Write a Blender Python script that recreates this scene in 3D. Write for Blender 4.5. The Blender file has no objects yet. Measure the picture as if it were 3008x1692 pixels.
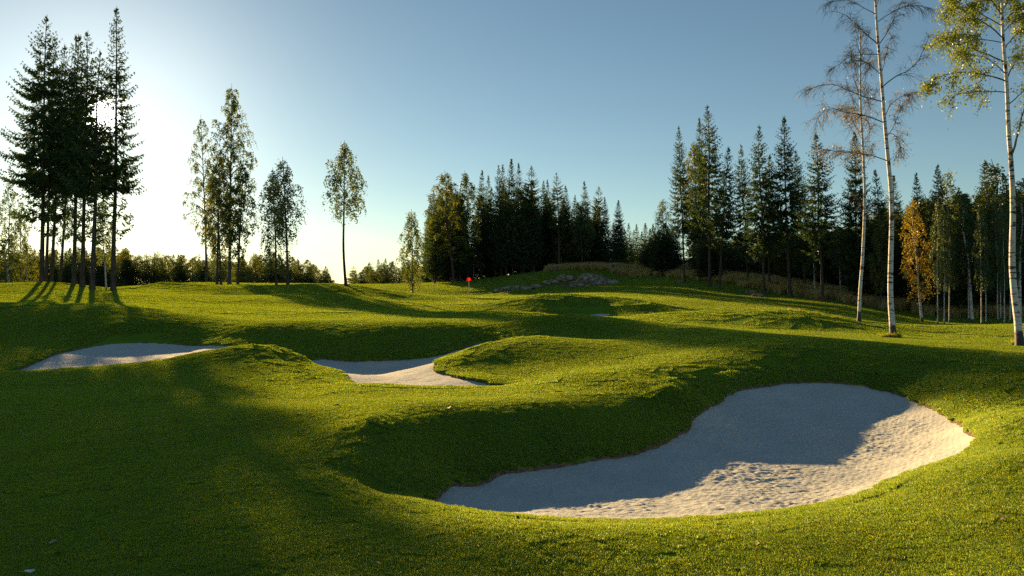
import bpy, math, random
import numpy as np
from mathutils import Vector, Matrix

# ------------------------------------------------------------------ camera, sky, sun, exposure
scene = bpy.context.scene
COL = scene.collection
CAMZ = 2.2
FPX = 800.0                                   # focal length in pixels of a 1024 wide picture
cam_data = bpy.data.cameras.new("camera")
cam_data.sensor_width = 36.0
cam_data.lens = 36.0 * FPX / 1024.0
cam_data.clip_start = 0.1
cam_data.clip_end = 4000.0
cam = bpy.data.objects.new("camera", cam_data)
cam.location = (0, 0, CAMZ)
cam.rotation_euler = (math.radians(90), 0, 0)
COL.objects.link(cam)
scene.camera = cam

SUN_VEC = Vector((-0.5158, 1.0, 0.2159)).normalized()
SUN_EL = math.asin(SUN_VEC.z)
SUN_AZ = math.atan2(SUN_VEC.x, SUN_VEC.y)

world = bpy.data.worlds.new("World")
scene.world = world
world.use_nodes = True
wt = world.node_tree
for n in list(wt.nodes):
    wt.nodes.remove(n)
w_out = wt.nodes.new("ShaderNodeOutputWorld")
w_bg = wt.nodes.new("ShaderNodeBackground")
w_sky = wt.nodes.new("ShaderNodeTexSky")
w_sky.sky_type = 'NISHITA'
w_sky.sun_disc = False
w_sky.sun_elevation = SUN_EL
w_sky.sun_rotation = SUN_AZ
w_sky.altitude = 100
w_sky.air_density = 0.8
w_sky.dust_density = 0.12
w_sky.ozone_density = 0.7
w_bg.inputs['Strength'].default_value = 0.038
w_tint = wt.nodes.new("ShaderNodeVectorMath"); w_tint.operation = 'MULTIPLY'
w_tint.inputs[1].default_value = (0.83, 0.96, 0.94)       # clear northern air: a little less red in the blue
wt.links.new(w_sky.outputs[0], w_tint.inputs[0])
wt.links.new(w_tint.outputs[0], w_bg.inputs['Color'])
# the sun's own disc and the bright air close round it, by direction in the sky
w_tc = wt.nodes.new("ShaderNodeTexCoord")
w_dot = wt.nodes.new("ShaderNodeVectorMath"); w_dot.operation = 'DOT_PRODUCT'
w_dot.inputs[1].default_value = SUN_VEC
wt.links.new(w_tc.outputs['Generated'], w_dot.inputs[0])
def w_math(op, a, b, clamp=False):
    n = wt.nodes.new("ShaderNodeMath"); n.operation = op; n.use_clamp = clamp
    for i, v in enumerate((a, b)):
        if v is None: continue
        if isinstance(v, (int, float)): n.inputs[i].default_value = v
        else: wt.links.new(v, n.inputs[i])
    return n.outputs[0]
w_c = w_math('MAXIMUM', w_dot.outputs['Value'], 0.0)
lobe1 = w_math('MULTIPLY', w_math('POWER', w_c, 9000.0), 3.5)
lobe2 = w_math('MULTIPLY', w_math('POWER', w_c, 90.0), 0.12)
glow = w_math('ADD', lobe1, lobe2)
w_bg2 = wt.nodes.new("ShaderNodeBackground")
w_bg2.inputs['Color'].default_value = (1.0, 0.97, 0.92, 1)
wt.links.new(glow, w_bg2.inputs['Strength'])
w_add = wt.nodes.new("ShaderNodeAddShader")
wt.links.new(w_bg.outputs[0], w_add.inputs[0])
wt.links.new(w_bg2.outputs[0], w_add.inputs[1])
wt.links.new(w_add.outputs[0], w_out.inputs['Surface'])

sun_data = bpy.data.lights.new("sun", 'SUN')
sun_data.energy = 5.0
sun_data.angle = math.radians(0.53)
sun_data.color = (1.0, 0.67, 0.29)
sun = bpy.data.objects.new("sun", sun_data)
sun.rotation_euler = SUN_VEC.to_track_quat('Z', 'Y').to_euler()
sun.location = SUN_VEC * 300
COL.objects.link(sun)

scene.view_settings.view_transform = 'Standard'
scene.view_settings.look = 'None'
scene.view_settings.exposure = 1.5
scene.view_settings.gamma = 1.0
scene.view_settings.use_curve_mapping = False
scene.render.engine = 'CYCLES'
scene.cycles.max_bounces = 6
scene.cycles.diffuse_bounces = 3
scene.cycles.glossy_bounces = 2
scene.cycles.transmission_bounces = 4
scene.cycles.sample_clamp_indirect = 4.0
scene.cycles.use_denoising = False

# ------------------------------------------------------------------ helpers
K = 0.39752                                   # survey units -> pixels of the 1024 wide picture
def u_of(dx): return (dx * K - 512.0) / FPX
def v_of(dy): return (288.0 - dy * K) / FPX
def zv(dy, Y): return CAMZ + v_of(dy) * Y

def tag(o, label=None, cat=None, group=None, kind=None):
    if label: o['label'] = label
    if cat: o['category'] = cat
    if group: o['group'] = group
    if kind: o['kind'] = kind
    return o

def mk_mesh(name, V, facesets, mats, smooth=False, attr=None):
    """V (n,3); facesets list of ((m,k) int array, material index); attr: per-face floats called var."""
    V = np.asarray(V, dtype=np.float32)
    me = bpy.data.meshes.new(name)
    me.vertices.add(len(V))
    me.vertices.foreach_set('co', V.ravel())
    li, ls, mi = [], [], []
    off = 0
    for F, m in facesets:
        F = np.asarray(F, dtype=np.int32)
        if len(F) == 0: continue
        k = F.shape[1]
        li.append(F.ravel())
        ls.append(off + np.arange(len(F), dtype=np.int32) * k)
        mi.append(np.full(len(F), m, dtype=np.int32))
        off += F.size
    li = np.concatenate(li); ls = np.concatenate(ls); mi = np.concatenate(mi)
    me.loops.add(len(li)); me.loops.foreach_set('vertex_index', li)
    me.polygons.add(len(ls)); me.polygons.foreach_set('loop_start', ls)
    me.polygons.foreach_set('material_index', mi)
    me.update(calc_edges=True)
    me.polygons.foreach_set('use_smooth', np.full(len(ls), bool(smooth)))
    for m in mats: me.materials.append(m)
    if attr is not None:
        a = me.attributes.new('var', 'FLOAT', 'FACE')
        a.data.foreach_set('value', np.asarray(attr, dtype=np.float32))
    me.update()
    return me

def link(name, me, parent=None):
    o = bpy.data.objects.new(name, me)
    COL.objects.link(o)
    if parent: o.parent = parent
    return o

def empty(name, loc):
    o = bpy.data.objects.new(name, None)
    o.empty_display_size = 0.3
    o.location = loc
    COL.objects.link(o)
    return o

def vnoise(x, y, seed=0):
    """smooth value noise in -1..1"""
    rs = np.random.RandomState(seed)
    tab = rs.uniform(-1, 1, (256, 256))
    xi = np.floor(x).astype(int); yi = np.floor(y).astype(int)
    fx = x - xi; fy = y - yi
    fx = fx * fx * (3 - 2 * fx); fy = fy * fy * (3 - 2 * fy)
    a = tab[xi & 255, yi & 255]; b = tab[(xi + 1) & 255, yi & 255]
    c = tab[xi & 255, (yi + 1) & 255]; d = tab[(xi + 1) & 255, (yi + 1) & 255]
    return (a * (1 - fx) + b * fx) * (1 - fy) + (c * (1 - fx) + d * fx) * fy

def sstep(a, b, x):
    t = np.clip((x - a) / (b - a), 0, 1)
    return t * t * (3 - 2 * t)

def nrm(a): return a / (np.linalg.norm(a, axis=-1, keepdims=True) + 1e-9)
def tube(P, R, n=6, cap=True):
    """tube along P (k,3) with radii R (k)"""
    P = np.asarray(P, float); R = np.asarray(R, float)
    k = len(P)
    T = np.gradient(P, axis=0)
    T /= np.linalg.norm(T, axis=1)[:, None] + 1e-9
    ref = np.array([1.0, 0.13, 0.0]) if abs(T[0, 2]) > 0.6 else np.array([0.05, 0.1, 1.0])
    A = np.cross(T, ref); A /= np.linalg.norm(A, axis=1)[:, None] + 1e-9
    B = np.cross(T, A)
    ang = np.arange(n) * 2 * math.pi / n
    V = P[:, None, :] + R[:, None, None] * (np.cos(ang)[None, :, None] * A[:, None, :] + np.sin(ang)[None, :, None] * B[:, None, :])
    V = V.reshape(-1, 3)
    i = np.arange(k - 1)[:, None] * n; j = np.arange(n)[None, :]; j2 = (j + 1) % n
    F = np.stack([i + j, i + j2, i + n + j2, i + n + j], axis=-1).reshape(-1, 4)
    return V, F

class Buf:
    def __init__(self): self.V = []; self.F = {}; self.n = 0; self.A = {}
    def add(self, V, F, m=0, var=None):
        F = np.asarray(F)
        key = (F.shape[1], m)
        self.F.setdefault(key, []).append(F + self.n)
        self.A.setdefault(key, []).append(np.full(len(F), 0.5) if var is None else np.broadcast_to(np.asarray(var, float), (len(F),)))
        self.V.append(V); self.n += len(V)
    def mesh(self, name, mats, smooth=False):
        keys = list(self.F)
        return mk_mesh(name, np.concatenate(self.V), [(np.concatenate(self.F[k]), k[1]) for k in keys], mats, smooth,
                       np.concatenate([np.concatenate(self.A[k]) for k in keys]))

# ------------------------------------------------------------------ materials
def new_mat(name):
    m = bpy.data.materials.new(name); m.use_nodes = True
    nt = m.node_tree
    for n in list(nt.nodes): nt.nodes.remove(n)
    out = nt.nodes.new("ShaderNodeOutputMaterial")
    return m, nt, out

def nd(nt, typ, **kw):
    n = nt.nodes.new(typ)
    for k, v in kw.items():
        if k.startswith('i_'): n.inputs[k[2:].replace('_', ' ')].default_value = v
        else: setattr(n, k, v)
    return n

def ramp(nt, fac, stops):
    r = nt.nodes.new("ShaderNodeValToRGB")
    el = r.color_ramp.elements
    while len(el) < len(stops): el.new(0.5)
    for e, (p, c) in zip(el, stops):
        e.position = p; e.color = (*c, 1)
    nt.links.new(fac, r.inputs[0])
    return r.outputs[0]

def leaf_mat(name, stops, transl=0.45, gloss=0.06, rough=0.4, obj_var=0.25, tcol=(1.2, 1.15, 0.6)):
    m, nt, out = new_mat(name)
    at = nd(nt, "ShaderNodeAttribute", attribute_name='var')
    oi = nd(nt, "ShaderNodeObjectInfo")
    mul = nd(nt, "ShaderNodeMath", operation='MULTIPLY_ADD')
    nt.links.new(oi.outputs['Random'], mul.inputs[0]); mul.inputs[1].default_value = obj_var
    sub = nd(nt, "ShaderNodeMath", operation='SUBTRACT'); nt.links.new(at.outputs['Fac'], sub.inputs[0]); sub.inputs[1].default_value = obj_var / 2
    nt.links.new(sub.outputs[0], mul.inputs[2])
    c = ramp(nt, mul.outputs[0], stops)
    d = nd(nt, "ShaderNodeBsdfDiffuse"); nt.links.new(c, d.inputs['Color'])
    t = nd(nt, "ShaderNodeBsdfTranslucent")
    tm = nd(nt, "ShaderNodeVectorMath", operation='MULTIPLY'); nt.links.new(c, tm.inputs[0]); tm.inputs[1].default_value = tcol
    nt.links.new(tm.outputs[0], t.inputs['Color'])
    mx = nd(nt, "ShaderNodeMixShader"); mx.inputs[0].default_value = transl
    nt.links.new(d.outputs[0], mx.inputs[1]); nt.links.new(t.outputs[0], mx.inputs[2])
    g = nd(nt, "ShaderNodeBsdfGlossy"); g.inputs['Roughness'].default_value = rough
    g.inputs['Color'].default_value = (0.9, 0.9, 0.9, 1)
    mx2 = nd(nt, "ShaderNodeMixShader"); mx2.inputs[0].default_value = gloss
    nt.links.new(mx.outputs[0], mx2.inputs[1]); nt.links.new(g.outputs[0], mx2.inputs[2])
    nt.links.new(mx2.outputs[0], out.inputs['Surface'])
    return m

M_SPRUCE = leaf_mat("spruce_needles", [(0.0, (0.034, 0.070, 0.030)), (0.5, (0.062, 0.110, 0.038)), (1.0, (0.13, 0.155, 0.042))], 0.35, 0.03)
M_BIRCH = leaf_mat("birch_leaves", [(0.0, (0.06, 0.105, 0.028)), (0.5, (0.105, 0.15, 0.032)), (1.0, (0.20, 0.20, 0.036))], 0.58, 0.05)
M_ASPEN = leaf_mat("dark_broad_leaves", [(0.0, (0.045, 0.080, 0.028)), (0.5, (0.078, 0.118, 0.030)), (1.0, (0.155, 0.172, 0.035))], 0.4, 0.04)
M_LIME = leaf_mat("yellow_green_leaves", [(0.0, (0.09, 0.12, 0.02)), (0.5, (0.14, 0.165, 0.025)), (1.0, (0.22, 0.2, 0.03))], 0.5, 0.04)
M_GOLD = leaf_mat("golden_leaves", [(0.0, (0.15, 0.14, 0.02)), (0.5, (0.27, 0.20, 0.022)), (1.0, (0.38, 0.28, 0.03))], 0.5, 0.04)
M_SPARSE = leaf_mat("autumn_leaves", [(0.0, (0.22, 0.17, 0.07)), (0.5, (0.28, 0.20, 0.07)), (1.0, (0.30, 0.26, 0.07))], 0.5, 0.04)

def bark_mat(name, c1, c2, scale=6.0, zs=0.25):
    m, nt, out = new_mat(name)
    tc = nd(nt, "ShaderNodeTexCoord")
    mp = nd(nt, "ShaderNodeMapping"); mp.inputs['Scale'].default_value = (scale, scale, scale * zs)
    nt.links.new(tc.outputs['Object'], mp.inputs['Vector'])
    nz = nd(nt, "ShaderNodeTexNoise"); nz.inputs['Scale'].default_value = 1.0; nz.inputs['Detail'].default_value = 5
    nt.links.new(mp.outputs[0], nz.inputs['Vector'])
    c = ramp(nt, nz.outputs['Fac'], [(0.3, c1), (0.7, c2)])
    p = nd(nt, "ShaderNodeBsdfPrincipled"); p.inputs['Roughness'].default_value = 0.9
    p.inputs['Specular IOR Level'].default_value = 0.2
    nt.links.new(c, p.inputs['Base Color'])
    b = nd(nt, "ShaderNodeBump"); b.inputs['Strength'].default_value = 0.6; b.inputs['Distance'].default_value = 0.03
    nt.links.new(nz.outputs['Fac'], b.inputs['Height']); nt.links.new(b.outputs[0], p.inputs['Normal'])
    nt.links.new(p.outputs[0], out.inputs['Surface'])
    return m
M_BARK = bark_mat("spruce_bark", (0.05, 0.036, 0.028), (0.14, 0.105, 0.085))
M_TWIG = bark_mat("dark_twigs", (0.03, 0.022, 0.018), (0.07, 0.05, 0.04))
M_LIMB = bark_mat("birch_limbs", (0.06, 0.055, 0.052), (0.16, 0.14, 0.13))

def birch_bark():
    m, nt, out = new_mat("white_birch_bark")
    tc = nd(nt, "ShaderNodeTexCoord")
    # thin dark lenticels: noise stretched round the trunk
    mp = nd(nt, "ShaderNodeMapping"); mp.inputs['Scale'].default_value = (2.2, 2.2, 16.0)
    nt.links.new(tc.outputs['Object'], mp.inputs['Vector'])
    n1 = nd(nt, "ShaderNodeTexNoise"); n1.inputs['Scale'].default_value = 1.0; n1.inputs['Detail'].default_value = 3
    nt.links.new(mp.outputs[0], n1.inputs['Vector'])
    lent = ramp(nt, n1.outputs['Fac'], [(0.57, (0, 0, 0)), (0.62, (1, 1, 1))])
    # big dark scars under the branches
    mp2 = nd(nt, "ShaderNodeMapping"); mp2.inputs['Scale'].default_value = (3.0, 3.0, 3.2)
    nt.links.new(tc.outputs['Object'], mp2.inputs['Vector'])
    n2 = nd(nt, "ShaderNodeTexNoise"); n2.inputs['Scale'].default_value = 1.0; n2.inputs['Detail'].default_value = 4
    nt.links.new(mp2.outputs[0], n2.inputs['Vector'])
    scar = ramp(nt, n2.outputs['Fac'], [(0.585, (0, 0, 0)), (0.62, (1, 1, 1))])
    # rough dark foot of the trunk
    sp = nd(nt, "ShaderNodeSeparateXYZ"); nt.links.new(tc.outputs['Object'], sp.inputs[0])
    nb = nd(nt, "ShaderNodeMath", operation='MULTIPLY_ADD'); nt.links.new(n2.outputs['Fac'], nb.inputs[0]); nb.inputs[1].default_value = 1.5
    nt.links.new(sp.outputs['Z'], nb.inputs[2])
    foot = nd(nt, "ShaderNodeMapRange"); foot.inputs['From Min'].default_value = 1.05; foot.inputs['From Max'].default_value = 1.35
    foot.inputs['To Min'].default_value = 1; foot.inputs['To Max'].default_value = 0
    nt.links.new(nb.outputs[0], foot.inputs['Value'])
    a = nd(nt, "ShaderNodeMath", operation='MAXIMUM'); nt.links.new(lent, a.inputs[0]); nt.links.new(scar, a.inputs[1])
    b = nd(nt, "ShaderNodeMath", operation='MAXIMUM'); nt.links.new(a.outputs[0], b.inputs[0]); nt.links.new(foot.outputs[0], b.inputs[1])
    c = ramp(nt, b.outputs[0], [(0.0, (0.66, 0.60, 0.56)), (1.0, (0.06, 0.045, 0.04))])
    p = nd(nt, "ShaderNodeBsdfPrincipled"); p.inputs['Roughness'].default_value = 0.7
    nt.links.new(c, p.inputs['Base Color'])
    bm = nd(nt, "ShaderNodeBump"); bm.inputs['Strength'].default_value = 0.4; bm.inputs['Distance'].default_value = 0.02; bm.invert = True
    nt.links.new(b.outputs[0], bm.inputs['Height']); nt.links.new(bm.outputs[0], p.inputs['Normal'])
    nt.links.new(p.outputs[0], out.inputs['Surface'])
    return m
M_WHITE = birch_bark()

def turf_mat():
    m, nt, out = new_mat("turf")
    ge = nd(nt, "ShaderNodeNewGeometry")
    n1 = nd(nt, "ShaderNodeTexNoise"); n1.inputs['Scale'].default_value = 0.35; n1.inputs['Detail'].default_value = 6
    nt.links.new(ge.outputs['Position'], n1.inputs['Vector'])
    n2 = nd(nt, "ShaderNodeTexNoise"); n2.inputs['Scale'].default_value = 14.0; n2.inputs['Detail'].default_value = 4
    nt.links.new(ge.outputs['Position'], n2.inputs['Vector'])
    ad = nd(nt, "ShaderNodeMath", operation='MULTIPLY_ADD'); nt.links.new(n2.outputs['Fac'], ad.inputs[0]); ad.inputs[1].default_value = 0.6
    hf = nd(nt, "ShaderNodeMath", operation='MULTIPLY'); nt.links.new(n1.outputs['Fac'], hf.inputs[0]); hf.inputs[1].default_value = 0.4
    nt.links.new(hf.outputs[0], ad.inputs[2])
    g = ramp(nt, ad.outputs[0], [(0.3, (0.09, 0.17, 0.018)), (0.7, (0.17, 0.25, 0.028))])
    at = nd(nt, "ShaderNodeAttribute", attribute_name='dirt')
    n3 = nd(nt, "ShaderNodeTexNoise"); n3.inputs['Scale'].default_value = 1.1; n3.inputs['Detail'].default_value = 5
    nt.links.new(ge.outputs['Position'], n3.inputs['Vector'])
    dm = nd(nt, "ShaderNodeMath", operation='ADD'); nt.links.new(at.outputs['Fac'], dm.inputs[0]); nt.links.new(n3.outputs['Fac'], dm.inputs[1])
    dr = ramp(nt, dm.outputs[0], [(0.90, (0, 0, 0)), (1.05, (1, 1, 1))])
    earth = ramp(nt, n2.outputs['Fac'], [(0.3, (0.10, 0.065, 0.045)), (0.7, (0.24, 0.17, 0.12))])
    mx = nd(nt, "ShaderNodeMix", data_type='RGBA')
    nt.links.new(dr, mx.inputs['Factor']); nt.links.new(g, mx.inputs['A']); nt.links.new(earth, mx.inputs['B'])
    p = nd(nt, "ShaderNodeBsdfPrincipled"); p.inputs['Roughness'].default_value = 0.85
    p.inputs['Specular IOR Level'].default_value = 0.0
    nt.links.new(mx.outputs['Result'], p.inputs['Base Color'])
    b = nd(nt, "ShaderNodeBump"); b.inputs['Strength'].default_value = 0.7; b.inputs['Distance'].default_value = 0.03
    nt.links.new(n2.outputs['Fac'], b.inputs['Height']); nt.links.new(b.outputs[0], p.inputs['Normal'])
    nt.links.new(p.outputs[0], out.inputs['Surface'])
    return m
M_TURF = turf_mat()

def sand_mat():
    m, nt, out = new_mat("white_sand")
    ge = nd(nt, "ShaderNodeNewGeometry")
    n1 = nd(nt, "ShaderNodeTexNoise"); n1.inputs['Scale'].default_value = 9.0; n1.inputs['Detail'].default_value = 8; n1.inputs['Roughness'].default_value = 0.68
    nt.links.new(ge.outputs['Position'], n1.inputs['Vector'])
    n2 = nd(nt, "ShaderNodeTexNoise"); n2.inputs['Scale'].default_value = 1.1; n2.inputs['Detail'].default_value = 4
    nt.links.new(ge.outputs['Position'], n2.inputs['Vector'])
    c = ramp(nt, n2.outputs['Fac'], [(0.3, (0.48, 0.485, 0.46)), (0.7, (0.56, 0.565, 0.53))])
    # rake lines
    mp = nd(nt, "ShaderNodeMapping"); mp.inputs['Rotation'].default_value = (0, 0, 0.5)
    nt.links.new(ge.outputs['Position'], mp.inputs['Vector'])
    wv = nd(nt, "ShaderNodeTexWave"); wv.inputs['Scale'].default_value = 4.2; wv.inputs['Distortion'].default_value = 5.0; wv.inputs['Detail'].default_value = 2
    wv.inputs['Detail Scale'].default_value = 0.6
    nt.links.new(mp.outputs[0], wv.inputs['Vector'])
    ad = nd(nt, "ShaderNodeMath", operation='MULTIPLY_ADD'); nt.links.new(wv.outputs['Fac'], ad.inputs[0]); ad.inputs[1].default_value = 0.05
    nt.links.new(n1.outputs['Fac'], ad.inputs[2])
    p = nd(nt, "ShaderNodeBsdfPrincipled"); p.inputs['Roughness'].default_value = 0.95
    p.inputs['Specular IOR Level'].default_value = 0.1
    nt.links.new(c, p.inputs['Base Color'])
    b = nd(nt, "ShaderNodeBump"); b.inputs['Strength'].default_value = 1.0; b.inputs['Distance'].default_value = 0.022
    nt.links.new(ad.outputs[0], b.inputs['Height']); nt.links.new(b.outputs[0], p.inputs['Normal'])
    nt.links.new(p.outputs[0], out.inputs['Surface'])
    return m
M_SAND = sand_mat()

def rock_mat():
    m, nt, out = new_mat("grey_granite")
    tc = nd(nt, "ShaderNodeTexCoord")
    n1 = nd(nt, "ShaderNodeTexNoise"); n1.inputs['Scale'].default_value = 2.2; n1.inputs['Detail'].default_value = 8
    nt.links.new(tc.outputs['Object'], n1.inputs['Vector'])
    c = ramp(nt, n1.outputs['Fac'], [(0.34, (0.07, 0.075, 0.03)), (0.46, (0.22, 0.16, 0.10)), (0.56, (0.33, 0.27, 0.22)), (0.74, (0.50, 0.45, 0.41))])
    p = nd(nt, "ShaderNodeBsdfPrincipled"); p.inputs['Roughness'].default_value = 0.9
    nt.links.new(c, p.inputs['Base Color'])
    b = nd(nt, "ShaderNodeBump"); b.inputs['Strength'].default_value = 0.8; b.inputs['Distance'].default_value = 0.1
    nt.links.new(n1.outputs['Fac'], b.inputs['Height']); nt.links.new(b.outputs[0], p.inputs['Normal'])
    nt.links.new(p.outputs[0], out.inputs['Surface'])
    return m
M_ROCK = rock_mat()

def plain_mat(name, col, rough=0.6, var=0.15):
    m, nt, out = new_mat(name)
    tc = nd(nt, "ShaderNodeTexCoord")
    n1 = nd(nt, "ShaderNodeTexNoise"); n1.inputs['Scale'].default_value = 12.0
    nt.links.new(tc.outputs['Object'], n1.inputs['Vector'])
    c = ramp(nt, n1.outputs['Fac'], [(0.3, tuple(x * (1 - var) for x in col)), (0.7, tuple(min(1, x * (1 + var)) for x in col))])
    p = nd(nt, "ShaderNodeBsdfPrincipled"); p.inputs['Roughness'].default_value = rough
    nt.links.new(c, p.inputs['Base Color'])
    nt.links.new(p.outputs[0], out.inputs['Surface'])
    return m

# ------------------------------------------------------------------ terrain: surveyed spot heights, thin-plate spline over (bearing, log distance)
PTS = []                                      # X/Y bearing, Y, z
def S(dx, dy, Y): PTS.append((u_of(dx), Y, zv(dy, Y)))        # a spot seen at a given distance
def H(dx, Y, z): PTS.append((u_of(dx), Y, z))                 # a spot hidden from view
# far left
for dx in (-250, 0):
    S(dx, 1449, 5.8); S(dx, 1250, 8); S(dx, 1100, 11.3); S(dx, 1000, 15.6); S(dx, 940, 20.5); S(dx, 880, 26); S(dx, 830, 28.8)
    S(dx, 773, 32.5); S(dx, 766, 42); S(dx, 745, 51); S(dx, 713, 62); H(dx, 78, 2.1); H(dx, 100, 1.4); H(dx, 140, 0.6)
S(150, 712, 63); S(150, 745, 52); S(150, 773, 32.3); S(150, 766, 42); S(150, 832, 28.8)
H(150, 78, 2.0)
# left bunker
S(150, 930, 21.5); S(300, 920, 21.8); S(430, 903, 21.2); S(40, 931, 22.5); S(100, 925, 23.0); S(250, 905, 24.0); S(300, 885, 26)
S(480, 866, 28); S(370, 859, 28.3); S(250, 866, 27.5); S(150, 886, 25.5); S(80, 912, 23.8); S(575, 872, 27); H(570, 24.3, 0.22); H(430, 23.2, 0.12)
S(300, 820, 29.0); S(300, 774, 32.2); S(300, 766, 42); S(400, 800, 30.8); S(400, 782, 37); S(300, 742, 55); S(300, 733, 64); H(300, 78, 2.15); H(300, 105, 1.8); H(300, 140, 0.8)
S(300, 1449, 5.8); S(300, 1250, 7.9); S(300, 1100, 10.9); S(300, 1000, 15); S(300, 955, 18.5)
S(480, 1449, 5.8); S(480, 1250, 7.9); S(480, 1100, 10.9); S(480, 1000, 15); S(480, 950, 18)
# column 640: first mound
S(640, 1449, 5.8); S(640, 1250, 7.9); S(640, 1100, 10.9); S(640, 1000, 14.8); S(640, 955, 17.2); S(640, 900, 20.0); S(640, 870, 22.0)
H(640, 23.7, 0.26); H(640, 25.0, 0.02); S(560, 880, 21.8); S(500, 888, 21.6); S(520, 940, 18.3)
H(560, 23.8, 0.22)
S(700, 878, 21.6); S(760, 897, 20.8); S(820, 925, 19.5); S(890, 966, 17.5); S(760, 950, 17.4)
H(760, 22.8, 0.0); H(820, 21.0, -0.02); S(640, 860, 27.6); S(640, 820, 29.6); S(480, 820, 30.2); S(640, 805, 35); S(640, 790, 42); S(640, 765, 55); S(640, 742, 72); S(640, 722, 85); H(640, 140, 1.5)
# little mound behind, pushed-up ground beside it
S(410, 711, 79); S(410, 736, 67); S(330, 729, 77); S(520, 722, 84); S(577, 715, 116); S(520, 714, 132); S(700, 722, 77); S(690, 714, 105); S(870, 715, 79); S(520, 740, 70); H(410, 92, 2.0); H(410, 140, 1.0)
# column 850
S(850, 1449, 5.8); S(850, 1330, 6.9); S(850, 1262, 7.75); S(850, 1205, 8.7); S(850, 1110, 10.3); S(850, 1063, 11.4); S(850, 1000, 14.2); S(850, 968, 16.6)
S(760, 1190, 8.9); S(760, 1100, 10.6); S(760, 1040, 12.3)
S(950, 1292, 7.55); S(950, 1235, 9.1); S(950, 1180, 9.6); S(950, 1058, 11.2); S(950, 1000, 14.2); S(950, 970, 16.5)
S(850, 905, 26); S(850, 823, 29.5); S(850, 803, 36); S(850, 785, 44); S(850, 765, 57); S(850, 745, 64); S(850, 728, 72); S(850, 720, 90); S(850, 714, 120); H(850, 150, 1.8)
# column 1000
S(1000, 1449, 5.9); S(1000, 1340, 6.9); S(1000, 972, 16.8); S(1000, 955, 18.5); S(1000, 930, 21.5); S(1000, 903, 26); S(1000, 860, 27.4); S(1000, 822, 29); S(1000, 805, 35); S(1000, 790, 42); S(1000, 765, 58); S(1000, 755, 72); S(1000, 742, 92)
S(1000, 728, 108); S(1000, 714, 128); H(1000, 160, 2.0)
# column 1180
S(1180, 1449, 5.9); S(1075, 1304, 7.55); S(1100, 1262, 9.0); S(1180, 1326, 7.1); S(1180, 1307, 7.5); S(1180, 1240, 9.8); S(1180, 1200, 10.7); S(1180, 1120, 11.5); S(1180, 1035, 12.6); S(1180, 1000, 14.4); S(1180, 975, 16.8); S(1180, 953, 18.4)
S(1095, 930, 20.3); S(1180, 878, 23.2); S(1140, 905, 21.2); H(1180, 25.5, 0.14); H(1140, 23.7, 0.06); S(1210, 868, 27.5); S(1100, 892, 26.2); S(1180, 815, 30); S(1180, 800, 37); S(1180, 785, 44); S(1180, 765, 60); S(1180, 750, 85); S(1180, 744.5, 100)
S(1100, 745, 95); S(1300, 745, 88)
S(1100, 741, 104); S(1220, 741, 105.5); S(1220, 728, 108.8); S(1300, 741, 100.5); S(1300, 730, 103.8); S(1200, 713, 121); S(1200, 703, 128); S(1300, 690, 126); S(1100, 713, 128); S(1340, 728, 106); H(1200, 160, 2.5)
# column 1270-1400: right mound
S(1270, 972, 17.6); S(1270, 915, 20.6); S(1270, 856, 24.8); S(1330, 850, 25.8); H(1270, 26.9, 0.28); S(1270, 812, 30.5)
S(1400, 1449, 5.9); S(1400, 1340, 6.8); S(1400, 1322, 7.35); S(1400, 1285, 8.9); S(1400, 1230, 10.3); S(1400, 1165, 11.5); S(1400, 1090, 12.3); S(1400, 1016, 13.5); S(1400, 985, 15.2); S(1400, 950, 17.3); S(1400, 900, 20.8); S(1400, 853, 25.9)
H(1400, 27.1, 0.50); S(1400, 838, 28.0); S(1400, 798, 30); H(1400, 38, 0.62); S(1500, 797, 31); S(1500, 840, 28.5); S(1500, 858, 26); S(1600, 806, 32); S(1600, 845, 27.2); S(1640, 816, 30.2); S(1300, 806, 30); S(1300, 840, 28); S(1550, 1012, 14.4); S(1550, 975, 15.7); S(1550, 920, 19)
H(1480, 42, 0.55)
# hollow with the little bunker
S(1500, 790, 53); S(1500, 768, 55.2); S(1480, 747, 57.4); S(1480, 744, 60); S(1390, 780, 54); S(1368, 765, 55.3); S(1345, 748, 57.3); S(1600, 786, 52); S(1600, 762, 54.3); S(1640, 794, 49); S(1665, 778, 53)
S(1300, 770, 56); S(1300, 785, 44); H(1480, 72, 1.30); S(1480, 739, 82); S(1480, 733, 92); S(1480, 715, 104); S(1430, 690, 115); S(1430, 676, 122); H(1430, 150, 3.4); S(1400, 733, 100); S(1400, 712, 110); S(1560, 700, 112); S(1560, 676, 119)
# column 1700
S(1700, 1449, 5.9); S(1700, 1340, 7.0); S(1700, 1320, 7.6); S(1700, 1280, 8.95); S(1700, 1150, 11.88); S(1700, 1090, 13.3); S(1700, 1000, 14.9); S(1700, 970, 15.6); S(1700, 930, 17.3); S(1700, 880, 21.4); S(1700, 852, 23.6); S(1700, 829, 26.8); S(1700, 818, 33); S(1700, 806, 40)
S(1700, 786, 46); H(1700, 50, 0.62); S(1700, 768, 57); S(1700, 755, 64); S(1700, 735, 80); S(1700, 715, 92); S(1700, 695, 104); S(1700, 681, 110); H(1700, 135, 3.2); S(1600, 762, 56)
S(1740, 1050, 14.4); S(1800, 1010, 15.6); S(1600, 1135, 12.2); S(1250, 1185, 10.9); S(1080, 1250, 9.4); S(1150, 1215, 10.2)
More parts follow.
